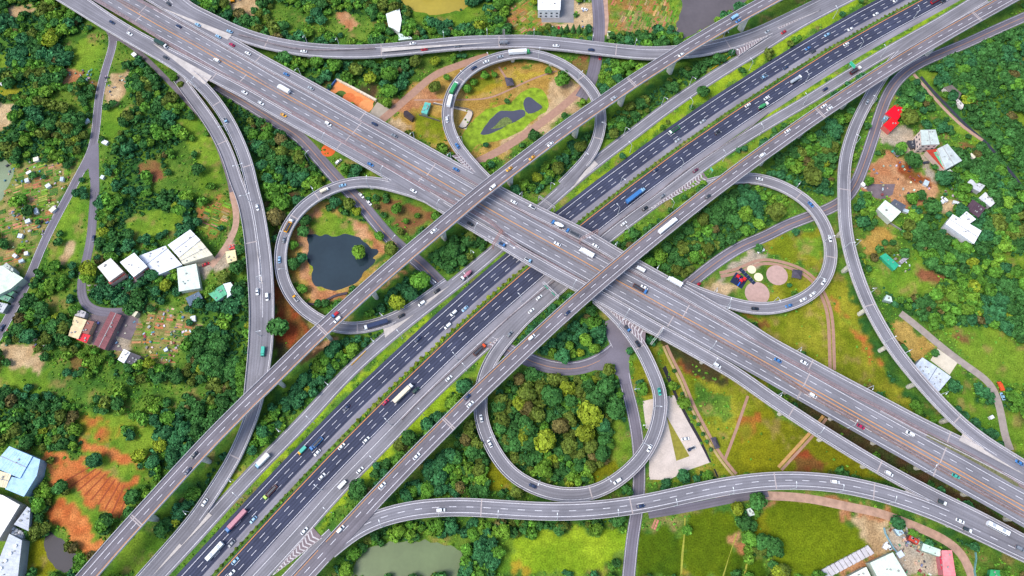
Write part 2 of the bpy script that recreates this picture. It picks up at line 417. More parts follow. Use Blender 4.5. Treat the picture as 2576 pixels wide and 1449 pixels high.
# --- highway on the ground
gdash_a = '02 1656,1207 1750,1105 1842,1005 1933,907 12 92,810 182,714 272,619 363,526 452,435 541,344 630,252 718,166 807,79 11 905,1435 985,1359 1072,1278 1158,1197 1241,1121 1328,1040 1412,965 1496,891 1579,815 1661,742 1744,671 1825,601 21 375,197 452,138 531,76 611,12 20 690,1401 770,1341 850,1282 930,1222 1010,1160 1090,1103 1170,1045 1250,990 1328,937 1407,880 1485,828 1563,775 1639,724 1718,675 1797,625 30 18,525 97,478 172,431 248,384 323,340 403,291 478,250 553,208 629,165 703,122 779,83 853,43'
gdash_c = '12 0,1195 91,1095 181,998 272,900 363,803 453,710 541,615 631,523 720,432 808,342 897,253 984,166 11 1245,1362 1330,1281 1413,1200 1497,1122 1579,1046 1661,972 1742,899 1825,826 1905,755 21 55,687 132,617 610,222 688,162 767,100 845,40 20 925,1425 1003,1368 1082,1308 1160,1250 1237,1194 1313,1138 1388,1086 1463,1034 1540,982 1616,929 1692,877 1768,826 1843,777 30 65,680 138,630 213,583 287,537 362,490 437,442 511,397 587,355 660,312 735,270 808,228 883,186 957,146 1030,107 1103,68 1175,28'
road('G1', 'road', 'dark asphalt highway carriageway', None, gdash_a, -6.3, 5.6, ASPHD, solid=(-3.6,), dash=(0, 3.3), yellow=(), walls=False, elevated=False, ext=(110, 90),
     bands=((5.6, 9.4, ASPHL),), phrase='dark highway, left side', ends=('bottom', 'top'))
road('G2', 'road', 'dark asphalt highway carriageway', None, gdash_c, -4.3, 8.0, ASPHD, solid=(7.2,), dash=(0, 3.4), yellow=(-3.4,), walls=False, elevated=False, ext=(110, 90),
     bands=((8.0, 12.3, ASPHL),), phrase='dark highway, right side', ends=('bottom', 'top'))
road('H1', 'road', 'grey side road left of the highway', None,
     '02 1200,1440 1400,1228 1560,1052 1700,895 1870,700 12 55,590 200,440 420,222 11 640,1410 800,1262 1000,1090 1200,925 1400,775 1500,695 1600,612 1700,530 1790,455 21 230,120 20 380,1430 520,1310 660,1200 845,1062 1000,942 1130,840 1340,693 1500,590 1640,500 1760,430 1932,330 30 115,243 300,140 480,45 570,0',
     -4.6, 4.8, ASPH, solid=(-3.2, 3.4), smooth=14, walls=False, elevated=False, ext=(40, 60), bias=0.01, phrase='side road left of the highway', ends=('bottom', 'top'))
road('H2', 'road', 'grey side road right of the highway', None,
     '12 60,1420 200,1270 370,1093 520,905 660,748 790,628 1000,410 1180,225 1340,60 11 1460,1395 1570,1295 1690,1185 1800,1085 21 0,965 100,880 200,800 290,710 560,490 700,350 840,248 1000,130 1135,35 20 1385,1285 1560,1165 1760,1035 1900,950 30 110,865 240,795 430,675 655,535 850,418 1050,305 1350,135 1500,45 1570,0',
     -4.2, 4.4, ASPH, solid=(-3.2, 3.2), smooth=14, walls=False, elevated=False, ext=(40, 60), bias=0.015, phrase='side road right of the highway', ends=('bottom', 'top'))
road('H2b', 'road', 'grey merging lane', None, '12 250,1449 400,1290 500,1195 575,1125', -3.4, 3.0, ASPH, solid=(-3.0,), walls=False, elevated=False, ext=(30, 0), bias=0.02)
# --- local roads
road('n1', 'road', 'local road', None, '30 1932,130 1700,232 1500,325 1240,432 1090,505 970,610 890,740 835,900 785,1060 720,1250 665,1390 31 590,50 480,120 300,190 100,268 21 1932,330 1750,400 1600,490 1450,600 1330,700 1180,800 1000,900 800,970 730,1010 750,1090 800,1170',
     -4.2, 4.2, ASPHX, solid=(3.4, -3.4), yellow=(0,), walls=False, elevated=False, bias=0.0, ext=(60, 0), phrase='local road on the right', ends=('top right', 'middle'))
road('n2', 'road', 'local road', None, '21 40,1225 140,1275 300,1325 450,1340 600,1305 710,1245 800,1170 850,1110 900,1060', -4.6, 4.6, ASPHX, solid=(-3.5,), yellow=(0.3,), walls=False, elevated=False, bias=0.005, ext=(20, 0))
road('n3', 'road', 'local road', None, '21 805,1175 835,1260 845,1420 22 862,20 900,150 935,330 958,500 960,700 955,860 935,1020 912,1120 895,1290 880,1449', -3.8, 3.8, ASPHX, solid=(3.2, -3.2), yellow=(), walls=False, elevated=False, bias=0.01, ext=(0, 60), phrase='local road at bottom centre', ends=('upper', 'lower'))
road('n4', 'road', 'local road', None, '10 -300,640 0,820 180,940 300,1010 400,1110 510,1240 640,1385 11 760,50 870,185 1000,340 1110,440 1240,540 1340,645 1420,720', -4.6, 4.6, ASPHX, solid=(3.4,), yellow=(0,), walls=False, elevated=False, bias=0.002, phrase='local road under the main crossing', ends=('upper', 'lower'))
road('n5', 'road', 'local road', None, '20 640,-40 652,80 658,200 650,330 635,450 612,560 580,650 520,740', -4.6, 4.6, ASPHX, walls=False, elevated=False, bias=0.0, ext=(60, 0), phrase='local road at top', ends=('top', 'lower'))
road('n6', 'road', 'country road', None, '00 800,150 862,290 825,430 775,600 742,770 730,920 710,1070 680,1170 600,1310 530,1449 01 400,240 305,440 225,640 130,830 30,1010 -50,1150', -3.1, 3.1, ASPHX, solid=(-2.8, 2.8), walls=False, elevated=False, bias=0.0, ext=(0, 40), phrase='country road on the far left', ends=('upper', 'lower'))
road('n7', 'road', 'country lane', None, '00 705,1120 715,1300 715,1449 01 700,180 690,330 660,480 625,620 607,740 625,850 700,900 820,915 920,905', -3.0, 3.0, ASPHX, walls=False, elevated=False, bias=0.005, solid=(), phrase='country lane on the left', ends=('upper', 'lower'))
PATHM = mat('track_grey', '6f676e', noise=0.2, scale=0.3)
TRACK = mat('track_dirt', 'b08f7c', noise=0.2, scale=0.3)
PINK = mat('path_pink', 'a5816e', noise=0.12, scale=0.5)
road('p1', 'path', 'path', None, '00 620,100 760,190 900,290 1010,360 1100,440 1250,590 1400,750 1550,920 1640,1080 1700,1250 1745,1400 01 1755,60', -1.8, 1.8, PATHM, walls=False, elevated=False)
road('p2', 'path', 'path', None, '01 1750,0 1780,120 1790,260 1745,350 1650,500 1590,560', -2.2, 2.2, TRACK, walls=False, elevated=False)
road('p3', 'path', 'path', None, '10 950,905 1040,830 1200,690 1350,560 1500,505 1650,450 1760,420', -3.0, 3.0, PINK, walls=False, elevated=False)
road('p4', 'path', 'path', None, '20 -320,1250 -200,1190 -60,1120 120,1000 300,870 430,760 500,700 560,640 600,560', -3.0, 3.0, PINK, walls=False, elevated=False, bias=0.01)
road('p5', 'path', 'path', None, '20 700,-20 690,30 708,100 710,180 690,260', -2.4, 2.4, TRACK, walls=False, elevated=False)
road('p6', 'path', 'path', None, '31 1000,915 1150,1030 1250,1120 1400,1240 1550,1350 1700,1449 32 1730,120 1770,250 1780,400 1830,500', -2.4, 2.4, mat('track_gravel', '9d9189', noise=0.15, scale=0.3), walls=False, elevated=False)
road('p7', 'path', 'path', None, '32 -400,840 -200,830 0,845 200,850 400,880 620,930 800,960 900,990 1050,1050 1200,1110 1350,1180 1470,1270 1520,1380 1540,1460', -2.6, 2.6, TRACK, walls=False, elevated=False, ext=(0, 20))
road('p8', 'path', 'path', None, '22 1030,985 1250,950 1450,910 1600,880 1750,850 1932,820', -2.4, 2.4, ASPHX, walls=False, elevated=False)
road('p9', 'path', 'path', None, '31 -360,630 -200,600 -100,530 0,520 100,545 220,580 320,630 370,700 420,790 460,900 470,1050 475,1200 478,1340', -0.3, 1.9, PINK, walls=False, elevated=False)
road('p10', 'path', 'path', None, '31 -360,630 -200,600 -100,530 0,520 100,545 220,580 320,630 370,700 420,790 460,900 470,1050 475,1200 478,1340', -3.0, -0.9, PINK, walls=False, elevated=False)
road('p11', 'path', 'path', None, '21 1150,1160 1210,1300 1290,1430 22 1330,120 1420,290 1520,480 1600,600 1680,690', -2.4, -0.4, PINK, walls=False, elevated=False)
road('p12', 'path', 'path', None, '21 1150,1160 1210,1300 1290,1430 22 1330,120 1420,290 1520,480 1600,600 1680,690', 0.1, 1.6, mat('path_tan', 'b09a6c', noise=0.15, scale=0.5), walls=False, elevated=False)
road('p13', 'path', 'path', None, '22 1605,575 1680,380 1780,90', -0.9, 0.9, PINK, walls=False, elevated=False)
road('p14', 'path', 'path', None, '32 90,640 200,520 310,400 400,300 430,250', -2.2, -0.3, mat('path_ochre', 'b9905a', noise=0.15, scale=0.5), walls=False, elevated=False)
road('p15', 'path', 'path', None, '32 90,640 200,520 310,400 400,300 430,250', 0.3, 2.0, PINK, walls=False, elevated=False)
road('p16', 'path', 'path', None, '30 1100,560 1180,650 1300,790 1450,940 1530,1000 1620,1060', -1.2, 1.2, TRACK, walls=False, elevated=False)
road('p17', 'path', 'path', None, '30 1150,580 1230,680 1350,800 1500,960 1640,1070 1720,1170 1800,1260 1850,1330 1932,1430', -1.6, 0.8, mat('channel', '3a3c48', noise=0.2), walls=False, elevated=False, bias=-0.015)

road('p18', 'path', 'path', None, '10 1195,755 1545,752 1761,744 1963,652 2138,575 2273,535', -0.7, 0.7, PINK, walls=False, elevated=False)
road('p19', 'path', 'path', None, '10 1832,504 1862,555 1896,602', -0.8, 0.8, PINK, walls=False, elevated=False)
def line_mesh(V, F, pa, off, w, s0, s1, dz, step=3.0):
    n = max(2, int((s1 - s0) / step) + 1)
    s = np.linspace(s0, s1, n)
    a, b = pa.at(s, off - w / 2, dz), pa.at(s, off + w / 2, dz)
    base = len(V)
    for k in range(n): V.append(a[k]); V.append(b[k])
    for k in range(n - 1): F.append((base + 2 * k, base + 2 * k + 1, base + 2 * k + 3, base + 2 * k + 2))

def ribbon(pa, lo, hi, dz, s0=0, s1=None):
    s1 = pa.L if s1 is None else s1
    n = max(2, int((s1 - s0) / 3) + 1); s = np.linspace(s0, s1, n)
    cols = max(1, int((hi - lo) / 4)); offs = np.linspace(lo, hi, cols + 1)
    V = np.stack([pa.at(s, o, dz) for o in offs], 1).reshape(-1, 3)
    uv = np.stack([np.tile(offs, n), np.repeat(s, cols + 1)], 1)
    F = [(i * (cols + 1) + j, i * (cols + 1) + j + 1, (i + 1) * (cols + 1) + j + 1, (i + 1) * (cols + 1) + j) for i in range(n - 1) for j in range(cols)]
    F = np.array(F)[:, ::-1] if True else F
    return V, np.array(F), uv

def slab(pa, lo, hi, top, bot, inset=0.0):
    n = max(2, int(pa.L / 3) + 1); s = np.linspace(0, pa.L, n)
    R = [pa.at(s, lo, top), pa.at(s, hi, top), pa.at(s, hi - inset, bot), pa.at(s, lo + inset, bot)]
    V = np.stack(R, 1).reshape(-1, 3); F = []
    for i in range(n - 1):
        for j in range(4):
            k = (j + 1) % 4
            F.append((4 * i + j, 4 * i + k, 4 * (i + 1) + k, 4 * (i + 1) + j))
    F.append((3, 2, 1, 0)); F.append(tuple(4 * (n - 1) + q for q in range(4)))
    return V, F

def covered(key, s, off, margin=0.3, zt=1.2):
    """is the point of this road at (s, off) on another carriageway of about the same height?"""
    r = ROADS[key]; W_ = r.path.at(s, off); out = np.zeros(len(s), bool)
    for k, q in ROADS.items():
        if k == key or k[0] in 'np' or k in ('G1', 'G2'): continue
        ss, oo, zz, al = q.path.near(W_[:, :2])
        hit = (oo > q.lo + margin) & (oo < q.hi - margin) & (al < 3.2) & (np.abs(zz - W_[:, 2]) < zt)
        out |= hit
    return out

def runs(mask):
    out, st = [], None
    for i, m in enumerate(mask):
        if m and st is None: st = i
        if not m and st is not None:
            if i - st > 1: out.append((st, i - 1))
            st = None
    if st is not None and len(mask) - st > 1: out.append((st, len(mask) - 1))
    return out

ZG = {'G1': 0.06, 'G2': 0.06}
for key, r in ROADS.items():
    pa = r.path
    if r.elevated:
        root = empty(r.name, tuple(pa.P[len(pa.P) // 2][:2]) + (0,), r.label, r.cat, r.group)
        loc = Vector(root.location)
        def put(name, V, F, m, uv=None, idx=None):
            V = np.asarray(V, float).reshape(-1, 3) - np.array(loc)
            return link(name, mesh(name, V, F, m, idx, uv), root)
        V, F = slab(pa, r.lo, r.hi, r.bias - 0.04, r.bias - 0.75, 0.5); put('deck', V, F, CONC)
        w = (r.hi - r.lo); V, F = slab(pa, r.lo + w * 0.2, r.hi - w * 0.2, r.bias - 0.76, r.bias - 2.1, 0.4); put('girder', V, F, CONCD)
    else:
        root = None
        def put(name, V, F, m, uv=None, idx=None):
            o = link(name, mesh(name, V, F, m, idx, uv)); tag(o, kind='structure'); return o
    zb = r.bias + (0.0 if r.elevated else 0.06)
    if key[0] == 'p': zb = 0.03 + r.bias + 0.0006 * int(key[1:])
    V, F, uv = ribbon(pa, r.lo, r.hi, zb)
    put('road_surface' if r.elevated else r.name, V, F, r.surf, uv)
    for lo_, hi_, m_ in r.bands:
        V, F, uv = ribbon(pa, lo_, hi_, zb - 0.01); put('hard_shoulder', V, F, m_, uv)
    # markings
    n = max(3, int(pa.L / 2)); ss = np.linspace(0, pa.L, n)
    wv, wf, yv, yf = [], [], [], []
    for off, (V_, F_) in [(o, (wv, wf)) for o in r.solid] + [(o, (yv, yf)) for o in r.yellow]:
        m = ~covered(key, ss, off) if key[0] not in 'np' else np.ones(n, bool)
        for a, b in runs(m): line_mesh(V_, F_, pa, off, 0.42 if V_ is yv and key in ('U', 'Lm', 'G2') else 0.27 if key[0] != 'n' else 0.18, ss[a], ss[b], zb + 0.02)
    for off in r.dash:
        s = 3.0 + r.dphase
        while s < pa.L - 5:
            line_mesh(wv, wf, pa, off, 0.25 if key[0] == 'G' else 0.28, s, s + 4.2, zb + 0.02); s += 10.0
    if wv: put('lane_marking', wv, wf, WHITE)
    if yv: put('edge_marking', yv, yf, YEL)
    # parapets
    if r.elevated and r.wallh > 0:
        for side, off in ((-1, r.lo + 0.2), (1, r.hi - 0.2)):
            m = ~covered(key, ss, off, margin=0.6)
            for a, b in runs(m):
                V, F = [], []
                if ss[b] - ss[a] < 8: continue
                k = max(2, int((ss[b] - ss[a]) / 3) + 1); s = np.linspace(ss[a], ss[b], k)
                R = [pa.at(s, off - 0.2, zb - 0.7), pa.at(s, off - 0.15, zb + r.wallh), pa.at(s, off + 0.15, zb + r.wallh), pa.at(s, off + 0.2, zb - 0.7)]
                base = len(V); V += list(np.stack(R, 1).reshape(-1, 3))
                for i in range(k - 1):
                    for j in range(4):
                        q = (j + 1) % 4
                        F.append((base + 4 * i + j, base + 4 * (i + 1) + j, base + 4 * (i + 1) + q, base + 4 * i + q))
                F.append((base, base + 1, base + 2, base + 3)); e = base + 4 * (k - 1); F.append((e + 3, e + 2, e + 1, e))
                put('parapet', V, F, PARA)
    for p in px(r.joints) if r.joints else []:
        s0, _ = pa.snap(p)
        V, F = [], []
        hj = (r.hi - r.lo) / 2 - 0.35; cj = (r.hi + r.lo) / 2
        for ds in ((-0.45, 0.45) if key in 'AB' else (0,)):
            line_mesh(V, F, pa, cj, 2 * hj, max(0, s0 + ds * 1.4 - 0.35), s0 + ds * 1.4 + 0.35, zb + 0.032, step=9)
        put('expansion_joint', V, F, JOINT)
    for p in px(r.piers) if r.piers else []:
        s0, _ = pa.snap(p)
        c = pa.at(np.array([s0]), (r.lo + r.hi) / 2)[0]; a = pa.tan(s0) + math.pi / 2
        top = c[2] + r.bias - 2.12; w = r.pw * 0.95
        h = top
        def oct_(wd, th, z):
            P = [(wd / 2, th / 4), (wd / 3, th / 2), (-wd / 3, th / 2), (-wd / 2, th / 4), (-wd / 2, -th / 4), (-wd / 3, -th / 2), (wd / 3, -th / 2), (wd / 2, -th / 4)]
            return [(x * math.cos(a) - y * math.sin(a) + c[0] - loc[0], x * math.sin(a) + y * math.cos(a) + c[1] - loc[1], z) for x, y in P]
        rings = [oct_(w * 0.94, 2.6, -0.5), oct_(w, 2.6, h * 0.55), oct_(w * 1.08, 2.6, h * 0.75), oct_(w * 1.5, 2.9, h - 0.5), oct_(w * 1.52, 2.9, h)]
        V = sum(rings, []); F = []
        for i in range(4):
            for j in range(8):
                k = (j + 1) % 8; F.append((8 * i + j, 8 * i + k, 8 * (i + 1) + k, 8 * (i + 1) + j))
        F.append(tuple(range(32, 40)))
        link('pier', mesh('pier', V, F, CONCP), root)

# dividers on the main crossing: reddish strips with a concrete barrier
def divider(name, label, trace, w, strip=STRIP, h=0.85, barrier=True, yellow=False, ext=(60, 60), dz=0.09):
    r = road('_' + name, name, label, None, trace, -w / 2, w / 2, strip, walls=False, ext=ext)
    del ROADS['_' + name]
    pa = r.path
    root = empty('road_divider', tuple(pa.P[len(pa.P) // 2][:2]) + (0,), label, 'divider')
    loc = np.array(root.location)
    V, F, uv = ribbon(pa, -w / 2, w / 2, dz); link('strip', mesh('strip', V - loc, F, strip, None, uv), root)
    if barrier:
        V, F = slab(pa, -0.3, 0.3, dz + h, dz - 0.1, -0.12); link('barrier', mesh('barrier', np.asarray(V) - loc, F, CONCD), root)
    return pa
divider('d1', 'reddish divider strip between the upper side carriageway and the main lanes',
        '00 z9 1050,0 1400,195 1700,362 1932,492 10 310,660 600,822 780,915 1000,1035 1300,1192 1500,1302 1650,1390 21 z8 0,105 180,205 370,308 520,392 740,520 890,595 1100,710 1370,865 1600,1000 1932,1185 31 200,1290 350,1372 480,1449 32 z13 900,208 1160,350 1400,470 1600,575 z14 1900,755', 2.4, mat('strip_red', '8b777b', noise=0.2, scale=0.5))
divider('d2', 'brownish middle divider of the main crossing between the yellow lines',
        '00 z9 860,-20 1100,112 1400,284 1700,456 1932,588 10 220,716 440,848 800,1058 1100,1228 1360,1383 21 z8 20,250 200,352 400,462 600,572 900,740 1100,855 1300,965 1600,1135 z11.5 1880,1290 32 330,90 640,262 980,455 1300,640 1580,800 z14 1860,955', 2.6, mat('strip_brown', '7d6a66', noise=0.35, scale=1.2), h=0.6)
divider('d3', 'reddish divider strip between the main lanes and the lower side carriageway',
        '00 z9 700,-20 1000,162 1300,345 1600,515 1932,692 10 200,806 520,992 700,1093 1000,1262 1200,1372 1330,1449 11 1600,130 1800,240 21 z8 0,385 200,492 400,602 600,715 800,830 960,925', 2.6, mat('strip_red', '8b777b'), ext=(60, 0))
divider('d5', 'thin grey barrier along the middle of the top curving ramp', '00 z9 1800,262 1932,295 10 200,352 430,380 640,378 z8 900,366', 0.8, CONCD, h=0.8, ext=(0, 0), dz=0.06)
divider('d4', 'planted strip between the right end side carriageway and the main lanes',
        '32 z13.4 1200,385 1400,490 1600,595 z14 1932,790', 2.6, mat('strip_weeds', '6a6a4a', noise=0.4, scale=1.0), ext=(0, 60), barrier=False, dz=0.12)
# the fence wall beside the highway shoulder
w = Path('11 1100,1720 1250,1560 1500,1330 1700,1145 1932,925 21 360,640 500,500 640,350 800,220 1000,80 1110,0 20 1250,1330 1500,1160 1750,1000 30 0,850')
V, F = slab(w, -0.3, 0.3, 0.9, 0, 0)
o = link('barrier_wall', mesh('barrier_wall', V, F, CONCD)); tag(o, 'low stained concrete barrier wall along the right shoulder of the dark highway', 'wall')

# gores: painted or concrete noses where ramps join
def gore(tip, L_, R_, z, n=0, solid=True, col=GORE, dz=0.11, flare=1.6, sw=0.9):
    t = np.array(at(*px(tip)[0], z)); l = np.array(at(*px(L_)[0], z)); r = np.array(at(*px(R_)[0], z))
    t[2] = l[2] = r[2] = z + dz
    V, F = [], []
    if not solid:
        dn = np.array([0, 0, 0.02]); m_ = link('road_surface', mesh('gore', [t - dn, l - dn, r - dn], [(0, 1, 2)], CHEV)); tag(m_, kind='structure')
    if solid:
        V = [t, l, r]; F = [(0, 1, 2)]
    else:
        Ln = np.linalg.norm((l + r) / 2 - t); k = max(3, int(Ln / 2.4)); ax = ((l + r) / 2 - t) / Ln
        for i in range(1, k):
            f0, f1 = i / k, (i + 0.34) / k
            a0, a1, b0, b1 = t + (l - t) * f0, t + (l - t) * f1, t + (r - t) * f0, t + (r - t) * f1
            wd = np.linalg.norm(a0 - b0)
            c0 = (a0 + b0) / 2 - ax * min(flare, wd * 0.4); c1 = (a1 + b1) / 2 - ax * min(flare, wd * 0.4)
            q = len(V); V += [a0, a1, c1, c0, b0, b1]; F += [(q, q + 1, q + 2, q + 3), (q + 3, q + 2, q + 5, q + 4)]
        for e in (l, r):
            d = e - t; d /= np.linalg.norm(d); nn = np.array([d[1], -d[0], 0]) * 0.17
            q = len(V); V += [t + nn, t - nn, e - nn, e + nn]; F += [(q, q + 1, q + 2, q + 3)]
    o = link('gore_area' if solid else 'gore_marking', mesh('gore', V, F, col if solid else CHEVW)); tag(o, kind='structure')
gore('00 1150,325', '00 1600,575', '00 1545,640', 9)
gore('00 1200,50', '00 1750,262', '00 1720,300', 9)
gore('10 1800,318', '10 950,362', '10 950,392', 9)
gore('02 1150,1449', '02 1560,960', '02 1600,990', 0.3)
gore('11 1470,700', '11 960,1030', '11 975,1100', 0.2)
gore('20 430,1449', '20 615,1205', '20 650,1240', 0.3)
gore('21 1250,732', '21 1545,850', '21 1525,880', 8)
gore('32 1932,685', '32 1480,355', '32 1440,425', 14)
gore('32 1350,950', '32 1035,800', '32 1045,835', 13.9)
gore('11 0,390', '11 50,690', '11 40,690', 9.0)
CHEVW = mat('chevron_white', 'c2bdbe', noise=0.2, scale=0.6)
CHEV = mat('chevron_paving', '7d6f74', noise=0.15, scale=0.4)
WG = dict(solid=False)
gore('20 1935,265', '20 1665,362', '20 1705,425', 1.3, **WG)
gore('30 400,75', '30 -230,330', '30 -215,355', 0.4, **WG)
gore('10 1710,1365', '10 1480,1175', '10 1530,1160', 8, **WG)
gore('10 1235,1098', '10 1500,1255', '10 1480,1200', 8, **WG)
gore('21 640,800', '21 1010,1045', '21 1000,1160', 8, **WG)
gore('21 1260,1165', '21 960,1005', '21 985,1045', 8, **WG)
gore('21 1020,140', '20 1440,1300', '20 1480,1350', 0.3, **WG)
gore('30 1340,155', '30 1010,345', '30 1030,375', 0.3, **WG)
gore('12 120,1449', '12 430,1080', '12 500,1160', 0.3, **WG)
gore('11 1932,1035', '11 1740,1165', '11 1770,1190', 0.3, **WG)
# ------------------------------------------------------------------ ground: one sheet, its kinds of cover kept per vertex
_lat = RNG.rand(64, 64)
def vnoise(x, y, s, o=0):
    x = x / s + 13.7 * (o + 1); y = y / s + 7.3 * (o + 1)
    xi, yi = np.floor(x).astype(int), np.floor(y).astype(int)
    fx, fy = x - xi, y - yi
    fx, fy = fx * fx * (3 - 2 * fx), fy * fy * (3 - 2 * fy)
    g = lambda a, b: _lat[(a + 17 * o) % 64, (b + 31 * o) % 64]
    return (g(xi, yi) * (1 - fx) + g(xi + 1, yi) * fx) * (1 - fy) + (g(xi, yi + 1) * (1 - fx) + g(xi + 1, yi + 1) * fx) * fy

def inside(X, Y, poly):
    r = np.zeros(X.shape, bool); n = len(poly)
    for i in range(n):
        x1, y1 = poly[i][:2]; x2, y2 = poly[(i + 1) % n][:2]
        c = ((y1 > Y) != (y2 > Y)) & (X < (x2 - x1) * (Y - y1) / ((y2 - y1) + 1e-12) + x1)
        r ^= c
    return r

# kinds: two colours, size of the mottling, contrast
KINDS = {
    'scrub': ('44702a', '6a8a30', 7), 'grass': ('486e26', '6e8a32', 9), 'bright': ('5a8224', '7c982e', 12), 'lawn': ('707d1a', '94922c', 12), 'lawnred': ('7f7d22', 'a2602c', 7),
    'olive': ('6e7416', '828116', 25), 'paddy': ('6e7e14', '586c10', 30), 'paddyd': ('52690f', '3d5a10', 18), 'dirt': ('b57a52', 'c99a70', 8),
    'orange': ('bc6636', 'cc8048', 5), 'orangegrass': ('c06a3a', '7c9028', 4), 'tan': ('b3946c', 'cbb088', 8), 'brown': ('8d5a3e', '7a6a38', 6),
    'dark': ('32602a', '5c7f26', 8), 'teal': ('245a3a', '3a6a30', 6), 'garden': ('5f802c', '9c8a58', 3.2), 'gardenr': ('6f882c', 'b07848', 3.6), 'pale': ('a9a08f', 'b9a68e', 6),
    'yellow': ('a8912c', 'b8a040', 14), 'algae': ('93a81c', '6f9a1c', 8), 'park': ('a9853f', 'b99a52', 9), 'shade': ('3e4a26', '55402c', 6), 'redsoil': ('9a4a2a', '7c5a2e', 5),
    'lime': ('7c9c20', '9ab22a', 14)}
